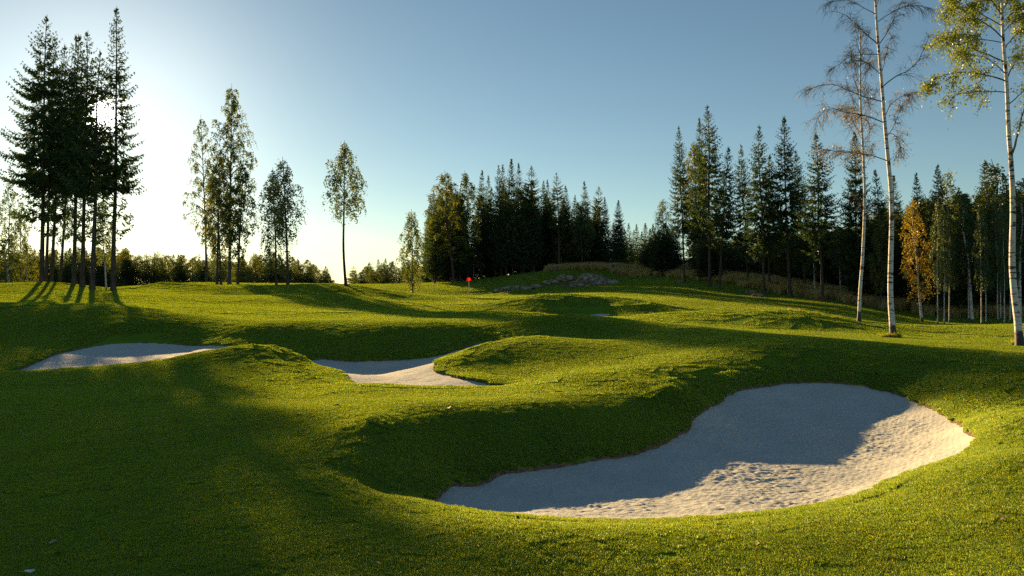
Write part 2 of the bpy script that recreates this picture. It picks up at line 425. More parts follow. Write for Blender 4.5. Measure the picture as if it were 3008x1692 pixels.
# column 1850-2000
S(1850, 1449, 5.9); S(2000, 1449, 5.9); S(2000, 1320, 7.3); S(2000, 1293, 7.85); S(2000, 1262, 9.2); S(2000, 1160, 11.75); S(2000, 1060, 14.8); S(2000, 958, 17.5); S(2000, 906, 18.6); S(1900, 970, 17.0); S(1900, 915, 18.4); S(1850, 1240, 9.75); S(1850, 1140, 12.35)
S(2000, 880, 19.2); S(2000, 863, 19.9); S(1850, 845, 22.6); S(1850, 866, 20.9); S(2000, 850, 28); S(2000, 836, 34); S(2000, 829, 37); S(2000, 794, 40.2); S(1900, 784, 42); S(2090, 815, 38.5); S(1880, 820, 38); S(1780, 812, 40); S(1780, 786, 43.5); H(2000, 48, 0.45); S(2000, 785, 54); S(2000, 775, 62); S(2000, 755, 72); S(2000, 732, 82); S(2000, 718, 87); H(2000, 105, 2.2); H(2000, 140, 2.0)
S(1850, 740, 80); S(1850, 700, 98); H(1850, 130, 2.8)
# column 2200-2300
S(2300, 1449, 5.9); S(2300, 1300, 7.3); S(2300, 1207, 8.9); S(2300, 1170, 10.7); S(2300, 1090, 13.4); S(2300, 1020, 15.5); S(2300, 990, 16.0); S(2300, 945, 17.0); S(2300, 896, 17.9); S(2300, 880, 23); S(2300, 860, 29); S(2300, 840, 36); S(2300, 818, 46); H(2300, 53, -0.35); H(2300, 60, -0.25); S(2300, 796, 64); S(2300, 780, 69); H(2300, 90, 0.6); H(2300, 140, 1.0)
S(2200, 968, 17.0); S(2200, 925, 17.6); S(2150, 880, 18.9); S(2200, 1100, 13.6); S(2200, 1200, 10.6); S(2150, 810, 46); S(2150, 780, 62); S(2150, 762, 71); S(2400, 1050, 13.7); S(2400, 1100, 12.1); S(2400, 1005, 14.7); S(2455, 1110, 11.0); S(2450, 1060, 12.2); S(2520, 1095, 10.8); S(2400, 1165, 9.5)
# right edge
for dx in (2576, 2800):
    S(dx, 1449, 5.6); S(dx, 1300, 7); S(dx, 1150, 9); S(dx, 1050, 11.2); S(dx, 980, 14.4); S(dx, 926, 15.7); S(dx, 900, 21); S(dx, 865, 28); S(dx, 840, 35); S(dx, 815, 46); H(dx, 53, -0.35); H(dx, 60, -0.3); H(dx, 70, 0.0); H(dx, 100, 0.4); H(dx, 140, 0.6)
for dx in (-250, 300, 850, 1400, 2000, 2576, 2800): H(dx, 3.0, 0.15)
P_ = np.array(PTS)
P_th = np.arctan(P_[:, 0]); P_ln = np.log(P_[:, 1] * np.sqrt(1 + P_[:, 0] ** 2)); P_z = P_[:, 2]
def _tps(r2): return 0.5 * r2 * np.log(r2 + 1e-12)
def _solve():
    n = len(P_th)
    d2 = (P_th[:, None] - P_th[None]) ** 2 + (P_ln[:, None] - P_ln[None]) ** 2
    A = np.zeros((n + 3, n + 3))
    A[:n, :n] = _tps(d2) + np.eye(n) * 2e-4
    A[:n, n] = 1; A[:n, n + 1] = P_th; A[:n, n + 2] = P_ln
    A[n:, :n] = A[:n, n:].T
    return np.linalg.solve(A, np.concatenate([P_z, np.zeros(3)]))
TPS_W = _solve()
def height_polar(th, ln):
    th = np.asarray(th, float); ln = np.asarray(ln, float)
    shp = th.shape
    t = th.ravel(); l = ln.ravel()
    out = np.empty(len(t))
    tc = np.clip(t, -0.74, 0.74); lc = np.clip(l, math.log(3.0), math.log(165))
    for s in range(0, len(t), 20000):
        a = tc[s:s + 20000]; b = lc[s:s + 20000]
        d2 = (a[:, None] - P_th[None]) ** 2 + (b[:, None] - P_ln[None]) ** 2
        out[s:s + 20000] = _tps(d2) @ TPS_W[:-3] + TPS_W[-3] + TPS_W[-2] * a + TPS_W[-1] * b
    r = np.exp(l)
    w = sstep(0.72, 1.15, np.abs(t))
    out = out * (1 - w) + 0.2 * w
    w = 1 - sstep(3.0, 5.0, r)
    out = out * (1 - w) + 0.15 * w
    w = sstep(135, 190, r)
    out = out * (1 - w) + (-0.8) * w
    X = r * np.sin(t); Y = r * np.cos(t)
    out += vnoise(X * 0.55, Y * 0.55, 3) * 0.013 + vnoise(X * 1.7, Y * 1.7, 4) * 0.006
    return out.reshape(shp)
def ground(X, Y):
    X = np.asarray(X, float); Y = np.asarray(Y, float)
    return height_polar(np.arctan2(X, Y), 0.5 * np.log(X * X + Y * Y + 1e-9))
def gz(x, y): return float(ground(np.array([x]), np.array([y]))[0])

# bunker outlines as (bearing unit, distance)
BUNKERS = {
 'main': [(1058, 8.85), (1120, 8.5), (1180, 8.3), (1300, 8.0), (1400, 7.95), (1550, 7.95), (1700, 8.05), (1850, 8.2), (2000, 8.45), (2150, 8.9), (2300, 9.75), (2400, 10.3), (2455, 10.96),
          (2450, 11.55), (2430, 12.39), (2400, 13.5), (2350, 14.8), (2300, 15.85), (2200, 16.9), (2100, 17.35), (2000, 17.49), (1900, 17.07), (1840, 16.4), (1790, 15.39), (1740, 14.32), (1700, 13.35), (1660, 12.72), (1600, 12.24), (1500, 11.79), (1400, 11.5), (1300, 11.1), (1250, 10.91), (1150, 10.25), (1090, 9.47)],
 'middle': [(885, 17.5), (1000, 16.6), (1100, 16.78), (1200, 17.1), (1275, 17.74), (1230, 18.15), (1180, 18.56), (1130, 19.45), (1095, 20.3), (1108, 22.8), (1160, 25.2), (1216, 27.75), (1180, 27.45), (1140, 26.85), (1100, 26.24), (1000, 26), (900, 26), (790, 26), (740, 24.8), (775, 22.7), (832, 20.5)],
 'left': [(36, 22.3), (150, 22.1), (300, 22.5), (430, 23), (560, 24.8), (600, 27), (540, 27.6), (480, 27.97), (420, 28.3), (370, 28.28), (310, 27.9), (250, 27.49), (200, 26.8), (150, 25.6), (110, 24.53), (80, 23.79), (55, 23.0)],
 'hollow': [(1468, 52.2), (1500, 51.5), (1534, 52.2), (1526, 52.8), (1490, 53.1)],
}
def catmull(P, k=10):
    P = np.asarray(P, float); n = len(P); out = []
    for i in range(n):
        p0, p1, p2, p3 = P[i - 1], P[i], P[(i + 1) % n], P[(i + 2) % n]
        for j in range(k):
            t = j / k
            out.append(0.5 * ((2 * p1) + (-p0 + p2) * t + (2 * p0 - 5 * p1 + 4 * p2 - p3) * t * t + (-p0 + 3 * p1 - 3 * p2 + p3) * t ** 3))
    return np.array(out)
POLY = {}
for k_, pts in BUNKERS.items():
    c = catmull([(u_of(a) * b, b) for a, b in pts])
    POLY[k_] = c
def sdf_poly(X, Y, poly):
    """signed distance in metres, negative inside"""
    x = X.ravel(); y = Y.ravel(); out = np.empty(len(x))
    a = poly; b = np.roll(poly, -1, axis=0); ab = b - a
    L = (ab ** 2).sum(1) + 1e-12
    for s in range(0, len(x), 20000):
        px = x[s:s + 20000, None]; py = y[s:s + 20000, None]
        t = np.clip(((px - a[None, :, 0]) * ab[None, :, 0] + (py - a[None, :, 1]) * ab[None, :, 1]) / L, 0, 1)
        d2 = (px - a[None, :, 0] - t * ab[None, :, 0]) ** 2 + (py - a[None, :, 1] - t * ab[None, :, 1]) ** 2
        d = np.sqrt(d2.min(1))
        cond = (a[None, :, 1] > py) != (b[None, :, 1] > py)
        xi = a[None, :, 0] + (py - a[None, :, 1]) / (b[None, :, 1] - a[None, :, 1] + 1e-12) * ab[None, :, 0]
        ins = (cond & (px < xi)).sum(1) % 2 == 1
        q = x[s:s + 20000]; w = y[s:s + 20000]
        out[s:s + 20000] = np.where(ins, -d, d) + 0.045 * vnoise(q * 2.3, w * 2.3, 21) + 0.03 * vnoise(q * 7.1, w * 7.1, 22)
    return out.reshape(X.shape)
def sdf_all(X, Y):
    out = np.full(X.shape, 1e3)
    for p in POLY.values():
        lo = p.min(0) - 1.5; hi = p.max(0) + 1.5
        m = (X > lo[0]) & (X < hi[0]) & (Y > lo[1]) & (Y < hi[1])
        if m.any(): out[m] = np.minimum(out[m], sdf_poly(X[m], Y[m], p))
    return out

def dirt_mask(X, Y):
    out = np.zeros(X.shape)
    for dx, Yc, rx, ry in ((1300, 106, 3, 1.5), (1400, 109, 3, 1.5), (1480, 105, 4.5, 2.4), (1540, 102, 2.6, 1.4), (705, 97, 6.0, 4.0), (1900, 80, 2, 1.2)):
        q = ((X - u_of(dx) * Yc) / rx) ** 2 + ((Y - Yc) / ry) ** 2
        out = np.maximum(out, 0.62 * (1 - sstep(0.5, 1.3, q)))
    return out

def build_ground():
    th_f = np.linspace(-0.70, 0.70, 760)
    th_l = -0.70 - np.cumsum(np.geomspace(0.004, 0.17, 36))
    th_l = th_l[th_l > -math.pi + 0.05]
    th = np.concatenate([[-math.pi], th_l[::-1], th_f, -th_l])
    ln1 = np.arange(math.log(4.2), math.log(160), 0.0046)
    ln0 = np.linspace(math.log(0.4), math.log(4.2), 12)[:-1]
    ln2 = np.linspace(math.log(160), math.log(2500), 40)[1:]
    ln = np.concatenate([ln0, ln1, ln2])
    T, L = np.meshgrid(th, ln)
    Z = height_polar(T, L)
    R = np.exp(L); X = R * np.sin(T); Y = R * np.cos(T)
    sd = sdf_all(X, Y)
    Z = Z - (1 - sstep(-0.14, 0.0, sd)) * 0.30
    nr, nc = T.shape
    V = np.stack([X, Y, Z], -1).reshape(-1, 3)
    i = np.arange(nr - 1)[:, None]; j = np.arange(nc)[None, :]; j2 = (j + 1) % nc
    F = np.stack([i * nc + j, i * nc + j2, (i + 1) * nc + j2, (i + 1) * nc + j], -1).reshape(-1, 4)
    V = np.concatenate([V, [[0, 0, 0.15]]]); c = len(V) - 1
    jj = np.arange(nc)
    F3 = np.stack([np.full(nc, c), (jj + 1) % nc, jj], -1)
    me = mk_mesh("ground", V, [(F, 0), (F3, 0)], [M_TURF], smooth=True)
    a = me.attributes.new('dirt', 'FLOAT', 'POINT')
    d = np.concatenate([np.maximum(dirt_mask(X, Y), 0.66 * (1 - sstep(-0.02, 0.05, sd)) * (np.abs(sd) < 2)).ravel(), [0]])
    a.data.foreach_set('value', d.astype(np.float32))
    o = link("ground", me); tag(o, kind='structure')
    return o
build_ground()

def build_sand(name, poly, res):
    lo = poly.min(0) - 0.3; hi = poly.max(0) + 0.3
    xs = np.arange(lo[0], hi[0], res); ys = np.arange(lo[1], hi[1], res)
    X, Y = np.meshgrid(xs, ys)
    sd = sdf_poly(X, Y, poly)
    Z = ground(X, Y) - 0.05
    amp = np.clip(-sd / 0.5, 0, 1)
    low = 1 - sstep(-0.18, 0.10, Z)                         # the floor is trodden, the flashed-up face is smooth
    rough = 0.25 + 0.75 * low * (0.6 + 0.4 * vnoise(X * 0.9, Y * 0.9, 15))
    Z += amp * (vnoise(X * 2.6, Y * 2.6, 11) * 0.012 + rough * (vnoise(X * 7.3, Y * 8.3, 12) * 0.008 + vnoise(X * 15, Y * 18, 13) * 0.008 + np.maximum(vnoise(X * 24, Y * 27, 14), 0) * 0.013 + np.maximum(vnoise(X * 11, Y * 31, 16) - 0.2, 0) * 0.014))
    rs = np.random.RandomState(len(xs))
    area = hi - lo
    for k in range(int(area[0] * area[1] / 6.0)):           # short trails of footprints
        fx, fy = lo + area * rs.uniform(0.1, 0.9, 2); ang = rs.uniform(0, 6.283)
        for stp in range(6):
            cx = fx + math.cos(ang) * 0.62 * stp + (0.12 if stp % 2 else -0.12) * -math.sin(ang); cy = fy + math.sin(ang) * 0.62 * stp + (0.12 if stp % 2 else -0.12) * math.cos(ang)
            a_ = (X - cx) * math.cos(ang) + (Y - cy) * math.sin(ang); b_ = -(X - cx) * math.sin(ang) + (Y - cy) * math.cos(ang)
            q = (a_ / 0.16) ** 2 + (b_ / 0.075) ** 2
            Z += amp * low * (-0.010 * np.exp(-q * 1.2) + 0.004 * np.exp(-(q - 1.7) ** 2 * 1.5))
    idx = np.arange(X.size).reshape(X.shape)
    keep = (sd < 0.16)
    f = keep[:-1, :-1] & keep[:-1, 1:] & keep[1:, 1:] & keep[1:, :-1]
    F = np.stack([idx[:-1, :-1], idx[:-1, 1:], idx[1:, 1:], idx[1:, :-1]], -1)[f]
    used = np.unique(F); remap = np.full(X.size, -1); remap[used] = np.arange(len(used))
    V = np.stack([X, Y, Z], -1).reshape(-1, 3)[used]
    me = mk_mesh(name, V, [(remap[F], 0)], [M_SAND], smooth=True)
    o = link(name, me); tag(o, kind='structure')
for k_, res in (('main', 0.02), ('middle', 0.06), ('left', 0.08), ('hollow', 0.1)):
    build_sand("bunker_sand", POLY[k_], res)

# ------------------------------------------------------------------ grass: tufts of blades set out over the turf
def blade_mat(name, stops, transl, obj_var=0.14):
    return leaf_mat(name, stops, transl, 0.07, 0.5, obj_var, (1.95, 1.5, 0.7))
M_BLADE = blade_mat("grass_blades", [(0.0, (0.145, 0.36, 0.022)), (0.45, (0.28, 0.48, 0.025)), (0.8, (0.43, 0.54, 0.034)), (1.0, (0.50, 0.38, 0.07))], 0.5)
M_DRY = blade_mat("dry_grass_blades", [(0.0, (0.20, 0.18, 0.06)), (0.5, (0.42, 0.34, 0.12)), (1.0, (0.60, 0.49, 0.21))], 0.45)

def tuft_mesh(name, seed, size, n, h, w, mat, bend=0.6, round_=False, dry=0.035, up=0.0, nj=0.22):
    rs = np.random.RandomState(seed)
    if round_:
        rr = np.sqrt(rs.uniform(0, 1, n)) * size / 2; aa = rs.uniform(0, 6.283, n)
        bx, by = rr * np.cos(aa), rr * np.sin(aa)
    else:
        bx = rs.uniform(-size / 2, size / 2, n); by = rs.uniform(-size / 2, size / 2, n)
    clump = vnoise(bx / size * 5 + 17, by / size * 5 + 9, seed) * 0.5 + 0.5
    hh = h * rs.uniform(0.55, 1.15, n) * (0.7 + 0.5 * clump)
    ww = w * rs.uniform(0.7, 1.3, n)
    az = rs.uniform(0, 6.283, n)
    lean = rs.uniform(0.05, 1.0, n) * bend
    dx, dy = np.cos(az), np.sin(az)
    fz = rs.uniform(0, 6.283, n)                       # blade facing
    sx, sy = np.cos(fz) * ww / 2, np.sin(fz) * ww / 2
    def pt(t, side, wf):
        o = hh * lean * t * t
        z = hh * t * (1 - 0.25 * lean * t)
        return np.stack([bx + dx * o + side * sx * wf, by + dy * o + side * sy * wf, z - 0.004 * (t == 0)], -1)
    V = np.stack([pt(0, -1, 1), pt(0, 1, 1), pt(0.55, -1, 0.85), pt(0.55, 1, 0.85), pt(1.0, 0, 0)], 1)   # n,5,3
    base = np.arange(n)[:, None] * 5
    Q = base + np.array([[0, 1, 3, 2]]); T3 = base + np.array([[2, 3, 4]])
    var = np.clip(rs.normal(0.45, 0.11, n) + 0.16 * (clump - 0.5), 0, 0.85)
    var = np.where(rs.uniform(0, 1, n) < dry, 1.0, var)
    me = mk_mesh(name, V.reshape(-1, 3), [(Q, 0), (T3, 0)], [mat], up > 0, np.concatenate([var, var]))
    if up > 0:
        nn = np.stack([dx * lean, dy * lean, np.zeros(n)], -1) * 0.5 + rs.normal(0, nj, (n, 3))
        nn = nrm(nn * (1 - up) * 2 + np.array([0, 0, up]))
        me.normals_split_custom_set_from_vertices(np.repeat(nn, 5, 0).tolist())
    return me

def scatter_group(coll):
    ng = bpy.data.node_groups.new("scatter", 'GeometryNodeTree')
    ng.interface.new_socket("Geometry", in_out='INPUT', socket_type='NodeSocketGeometry')
    ng.interface.new_socket("Geometry", in_out='OUTPUT', socket_type='NodeSocketGeometry')
    gi = ng.nodes.new("NodeGroupInput"); go = ng.nodes.new("NodeGroupOutput")
    ip = ng.nodes.new("GeometryNodeInstanceOnPoints")
    ci = ng.nodes.new("GeometryNodeCollectionInfo")
    ci.inputs['Collection'].default_value = coll
    ci.inputs['Separate Children'].default_value = True
    ci.inputs['Reset Children'].default_value = True
    def na(name, typ):
        n = ng.nodes.new("GeometryNodeInputNamedAttribute"); n.data_type = typ
        n.inputs['Name'].default_value = name
        return n.outputs['Attribute']
    er = ng.nodes.new("FunctionNodeEulerToRotation")
    ng.links.new(na('rot', 'FLOAT_VECTOR'), er.inputs[0])
    ng.links.new(gi.outputs[0], ip.inputs['Points'])
    ng.links.new(ci.outputs[0], ip.inputs['Instance'])
    ip.inputs['Pick Instance'].default_value = True
    ng.links.new(na('idx', 'INT'), ip.inputs['Instance Index'])
    ng.links.new(er.outputs[0], ip.inputs['Rotation'])
    ng.links.new(na('scl', 'FLOAT_VECTOR'), ip.inputs['Scale'])
    ng.links.new(ip.outputs[0], go.inputs[0])
    return ng

def scatter(name, XY, tufts, seed, smin=0.85, smax=1.15, mat=None, sink=0.0):
    rs = np.random.RandomState(seed)
    n = len(XY); X, Y = XY[:, 0], XY[:, 1]
    Z = ground(X, Y)
    e = 0.10
    gx = (ground(X + e, Y) - ground(X - e, Y)) / (2 * e); gy = (ground(X, Y + e) - ground(X, Y - e)) / (2 * e)
    N = np.stack([-gx, -gy, np.ones(n)], -1); N /= np.linalg.norm(N, axis=1)[:, None]
    yaw = rs.uniform(0, 6.283, n)
    A = np.stack([np.cos(yaw), np.sin(yaw), np.zeros(n)], -1)
    A -= N * (A * N).sum(1)[:, None]; A /= np.linalg.norm(A, axis=1)[:, None]
    B = np.cross(N, A)
    ry = -np.arcsin(np.clip(A[:, 2], -1, 1)); rx = np.arctan2(B[:, 2], N[:, 2]); rz = np.arctan2(A[:, 1], A[:, 0])
    me = bpy.data.meshes.new(name)
    me.vertices.add(n)
    me.vertices.foreach_set('co', np.stack([X, Y, Z - sink], -1).astype(np.float32).ravel())
    a = me.attributes.new('rot', 'FLOAT_VECTOR', 'POINT'); a.data.foreach_set('vector', np.stack([rx, ry, rz], -1).astype(np.float32).ravel())
    s = rs.uniform(smin, smax, n)
    hs = s * np.clip(1 + 0.35 * vnoise(X * 0.8, Y * 0.8, seed + 5), 0.5, 1.6)
    a = me.attributes.new('scl', 'FLOAT_VECTOR', 'POINT'); a.data.foreach_set('vector', np.stack([s, s, hs], -1).astype(np.float32).ravel())
    a = me.attributes.new('idx', 'INT', 'POINT'); a.data.foreach_set('value', rs.randint(0, len(tufts), n).astype(np.int32))
    if mat: me.materials.append(mat)
    me.update()
    coll = bpy.data.collections.new(name + "_tufts")
    for i, t in enumerate(tufts):
        coll.objects.link(bpy.data.objects.new("%s_tuft_%d" % (name, i), t))
    o = link(name, me)
    md = o.modifiers.new("scatter", 'NODES'); md.node_group = scatter_group(coll)
    return o

def sample_area(r0, r1, thm, spacing, seed, thm0=None):
    """jittered points over the sector seen from the tee side, about one per spacing squared"""
    rs = np.random.RandomState(seed)
    xm = r1 * math.sin(thm)
    xs = np.arange(-xm, xm, spacing); ys = np.arange(r0 * math.cos(thm), r1, spacing)
    X, Y = np.meshgrid(xs, ys)
    X = X.ravel() + rs.uniform(-0.5, 0.5, X.size) * spacing; Y = Y.ravel() + rs.uniform(-0.5, 0.5, Y.size) * spacing
    r = np.hypot(X, Y); th = np.arctan2(X, Y)
    m = (r > r0) & (r < r1) & (np.abs(th) < thm)
    return np.stack([X[m], Y[m]], -1)

TH = 0.66
near = [tuft_mesh("near_tuft", 10 + i, 0.42, 3400, 0.022, 0.0045, M_BLADE, up=0.66) for i in range(6)]
P = sample_area(3.0, 15.0, 1.05, 0.26, 1)
sd = sdf_all(P[:, 0], P[:, 1]); P1 = P[sd > 0.30]
edge = [tuft_mesh("edge_tuft", 30 + i, 0.13, 330, 0.038, 0.0048, M_BLADE, 0.9, True, up=0.55) for i in range(4)]
Pe = sample_area(6.5, 19.0, TH, 0.072, 2)
sde = sdf_all(Pe[:, 0], Pe[:, 1]); Pe = Pe[(sde > 0.005) & (sde < 0.34)]
mid = [tuft_mesh("mid_tuft", 50 + i, 0.85, 4800, 0.022, 0.008, M_BLADE, up=0.6, nj=0.12) for i in range(5)]
P = sample_area(15.0, 38.0, TH + 0.12, 0.50, 3)
sd = sdf_all(P[:, 0], P[:, 1]); P2 = P[sd > 0.6]
edge2 = [tuft_mesh("edge_tuft_b", 60 + i, 0.28, 560, 0.042, 0.009, M_BLADE, 0.9, True, up=0.55) for i in range(4)]
Pe2 = sample_area(15.0, 31.0, TH, 0.19, 4)
sde = sdf_all(Pe2[:, 0], Pe2[:, 1]); Pe2 = Pe2[(sde > 0.03) & (sde < 0.66)]
far = [tuft_mesh("far_tuft", 70 + i, 2.4, 7000, 0.024, 0.018, M_BLADE, up=0.5, nj=0.07) for i in range(4)]
P = sample_area(38.0, 150.0, TH, 1.4, 5)
sd = sdf_all(P[:, 0], P[:, 1]); dm = dirt_mask(P[:, 0], P[:, 1]); P3 = P[(sd > 1.2) & (dm < 0.35)]
print("tufts", len(P1), len(Pe), len(P2), len(Pe2), len(P3))
for nm, pts, tf, sdd in (("grass", P1, near, 1), ("grass", Pe, edge, 2), ("grass", P2, mid, 3), ("grass", Pe2, edge2, 4), ("grass", P3, far, 5)):
    o = scatter(nm, pts, tf, sdd, mat=M_BLADE); tag(o, kind='stuff')

# tall dry grass on the bank between lawn and forest
def band(pts, wid, spacing, seed):
    rs = np.random.RandomState(seed); out = []
    for (a, b) in zip(pts[:-1], pts[1:]):
        a = np.array(a); b = np.array(b); L = np.linalg.norm(b - a)
        n = int(L * wid / spacing ** 2)
        t = rs.uniform(0, 1, n)[:, None]; d = (b - a) / L; nrm = np.array([-d[1], d[0]])
        out.append(a + (b - a) * t + nrm * (rs.triangular(-0.5, 0.0, 0.5, n) * wid)[:, None])
    return np.concatenate(out)
def w_(dx, Y): return (u_of(dx) * Y, Y)
dry = [tuft_mesh("dry_tuft", 90 + i, 0.7, 150, 0.85, 0.024, M_DRY, 0.55, True, 0.2) for i in range(4)]
PB = band([w_(1380, 124), w_(1450, 123), w_(1560, 120), w_(1640, 113), w_(1720, 106), w_(1830, 97), w_(1920, 88), w_(2000, 83), w_(2150, 74), w_(2300, 69), w_(2450, 67), w_(2700, 67)], 8.0, 0.36, 7)
o = scatter("dry_grass", PB, dry, 8, 0.7, 1.05, mat=M_DRY); tag(o, kind='stuff')
# rough grass tufts on the mound beside the lawn and round the birch feet
rough = [tuft_mesh("rough_tuft", 95 + i, 0.35, 110, 0.20, 0.010, M_BLADE, 0.8, True, 0.25, 0.6) for i in range(4)]
PR = np.concatenate([band([w_(1880, 44), w_(1960, 42.5), w_(2040, 41.5), w_(2110, 40)], 1.4, 0.55, 9),
                     band([w_(2225, 32.9), w_(2262, 32.9)], 0.6, 0.14, 10), band([w_(2545, 27.6), w_(2585, 27.6)], 0.5, 0.2, 11),
                     band([w_(1270, 107), w_(1400, 109.5), w_(1540, 105)], 4.0, 0.8, 12)])
o = scatter("rough_grass", PR, rough, 14, 0.6, 1.3, mat=M_BLADE); tag(o, kind='stuff')
# ------------------------------------------------------------------ trees
def sprays(base, dirs, length, width, rs, kind='diamond'):
    """flat leaf or needle sprays: base (n,3), dirs (n,3) unit, length/width (n)"""
    n = len(base)
    rnd = nrm(rs.normal(size=(n, 3)))
    side = nrm(np.cross(dirs, rnd))
    L = np.asarray(length)[:, None]; W = np.asarray(width)[:, None]
    p0 = base; p1 = base + dirs * L * 0.45 + side * W * 0.5; p2 = base + dirs * L; p3 = base + dirs * L * 0.45 - side * W * 0.5
    V = np.stack([p0, p1, p2, p3], 1).reshape(-1, 3)
    F = np.arange(n)[:, None] * 4 + np.arange(4)[None]
    return V, F

def trunk_mesh(name, path, r0, r1, mat, sides=9, flare=1.5, seg=16):
    """path: list of (x,y,z) local; smooth tapered trunk with a flared foot"""
    path = np.asarray(path, float)
    z = np.concatenate([[-0.35, 0.0, 0.18, 0.45], np.linspace(0.9, path[-1, 2], seg)])
    P = np.stack([np.interp(z, path[:, 2], path[:, 0]), np.interp(z, path[:, 2], path[:, 1]), z], -1)
    for _ in range(2):
        P[1:-1, :2] = 0.25 * P[:-2, :2] + 0.5 * P[1:-1, :2] + 0.25 * P[2:, :2]
    t = np.clip(z / path[-1, 2], 0, 1)
    R = r0 + (r1 - r0) * t ** 0.85
    R[:4] *= np.array([flare, flare, 1 + (flare - 1) * 0.5, 1 + (flare - 1) * 0.15])
    V, F = tube(P, R, sides)
    me = mk_mesh(name, V, [(F, 0)], [mat], True)
    return me, P, R

def spruce_meshes(seed, Ht, cb, Rm, rt, dens=1.0, ragged=0.25, mat=None, keep=None, shape=0.75, low=0.35, droop=1.0, lenf=1.0):
    """trunk and crown of a spruce: cb = height of the lowest full whorl as a share of Ht, low = share of thin branches below it"""
    rs = np.random.RandomState(seed)
    wob = rs.normal(0, 0.12, (6, 2)); wob[0] = 0
    zz = np.linspace(0, Ht, 6)
    path = np.stack([wob[:, 0] * (zz / Ht), wob[:, 1] * (zz / Ht), zz], -1)
    tr, P, R = trunk_mesh("trunk", path, rt, 0.02, M_BARK)
    B = Buf()
    z = Ht - 0.25
    zlow = cb * Ht * (1 - low)
    bx = lambda h: np.array([np.interp(h, P[:, 2], P[:, 0]), np.interp(h, P[:, 2], P[:, 1]), h])
    V, F = sprays(np.repeat(bx(Ht - 0.45)[None], 10, 0), nrm(np.concatenate([rs.normal(0, 0.10, (10, 2)), np.ones((10, 1))], 1)), rs.uniform(0.5, 0.8, 10), np.full(10, 0.05), rs)
    B.add(V, F, 0, rs.uniform(0.3, 0.6, 10))
    while z > zlow:
        t = (Ht - z) / Ht                                   # 0 at the top
        tc = (Ht - z) / (Ht * (1 - cb))
        if tc <= 1: Lb = Rm * (1 - (1 - min(tc, 1)) ** (1 / shape)) ** 0.9 * (1.0 if tc < 0.8 else 1 - (tc - 0.8) * 0.6); pb = 1.0
        else: Lb = Rm * rs.uniform(0.35, 0.85) * (1.0 - 0.35 * (tc - 1)); pb = 0.7
        Lb = max(Lb, 0.16)
        nb = rs.poisson((6.0 if tc <= 1 else 4.6) * dens)
        a0 = rs.uniform(0, 6.283)
        for b in range(nb):
            if rs.uniform() > pb + 0.3: continue
            az = a0 + b * 6.283 / max(nb, 1) + rs.normal(0, 0.25)
            L = Lb * (1 - ragged * rs.uniform(0, 1) ** 1.5) * rs.uniform(0.85, 1.12)
            d = np.array([math.cos(az), math.sin(az), 0.0])
            e0 = 0.55 - 1.05 * min(tc * 1.4, 1.0) * droop + rs.normal(0, 0.08)
            curl = (0.10 + 0.30 * min(tc * 1.5, 1)) * droop
            ns = max(4, int(L / 0.17))
            s = np.linspace(0.06, 1, ns)
            base = bx(z + rs.uniform(-0.15, 0.15))
            spine = base + d * (s * L)[:, None] + np.array([0, 0, 1.0]) * (e0 * s * L - 0.30 * droop * L * s * (1 - s) * 1.2 + curl * L * s ** 2.4)[:, None]
            T = nrm(np.gradient(spine, axis=0)); side = np.array([-d[1], d[0], 0.0])
            wv = np.clip(0.10 + 0.62 * (1 - s) * min(L, 2.2) * 0.30, 0.09, 0.6) * lenf * min(1.0, 0.30 + tc * 2.2)
            full = 1.0 if tc <= 1 else 0.8
            sel = s > (0.10 if tc < 0.5 else (0.22 if tc <= 1 else 0.4))
            if tc > 1: wv = wv + 0.10
            for sg, dn, pr in ((1, -0.15, 0.95), (-1, -0.15, 0.95), (0, -1.0, 0.75), (1, -0.8, 0.7), (-1, -0.8, 0.7), (0, 0.45, 0.45)):
                m = sel & (rs.uniform(0, 1, ns) < pr * full)
                k = int(m.sum())
                if k == 0: continue
                jit = rs.normal(0, 0.28, (k, 3))
                dd = nrm(T[m] * 0.75 + side * sg * 0.85 + np.array([0, 0, dn]) * droop + jit)
                ln_ = wv[m] * rs.uniform(0.7, 1.3, k) * (1.25 if dn < -0.5 else 1.0)
                V, F = sprays(spine[m], dd, ln_ + 0.06, 0.07 + 0.17 * ln_, rs)
                if keep is not None:
                    kk = keep(V.reshape(-1, 4, 3)[:, 2])
                    if not kk.any(): continue
                    V = V.reshape(-1, 4, 3)[kk].reshape(-1, 3); F = np.arange(len(V)).reshape(-1, 4)
                B.add(V, F, 0, np.clip(rs.normal(0.45, 0.18, len(F)), 0, 1))
            if L > 0.8:
                step = max(1, ns // 4)
                sp = spine[::step] if (ns - 1) % step == 0 else np.concatenate([spine[::step], spine[-1:]])
                if keep is not None and not keep(sp).all(): continue
                V, F = tube(sp, np.linspace(0.030, 0.006, len(sp)), 3)
                B.add(V, F, 1)
        z -= rs.uniform(0.24, 0.42) if tc <= 1 else rs.uniform(0.35, 0.7)
    cr = B.mesh("crown", [mat or M_SPRUCE, M_TWIG])
    return tr, cr

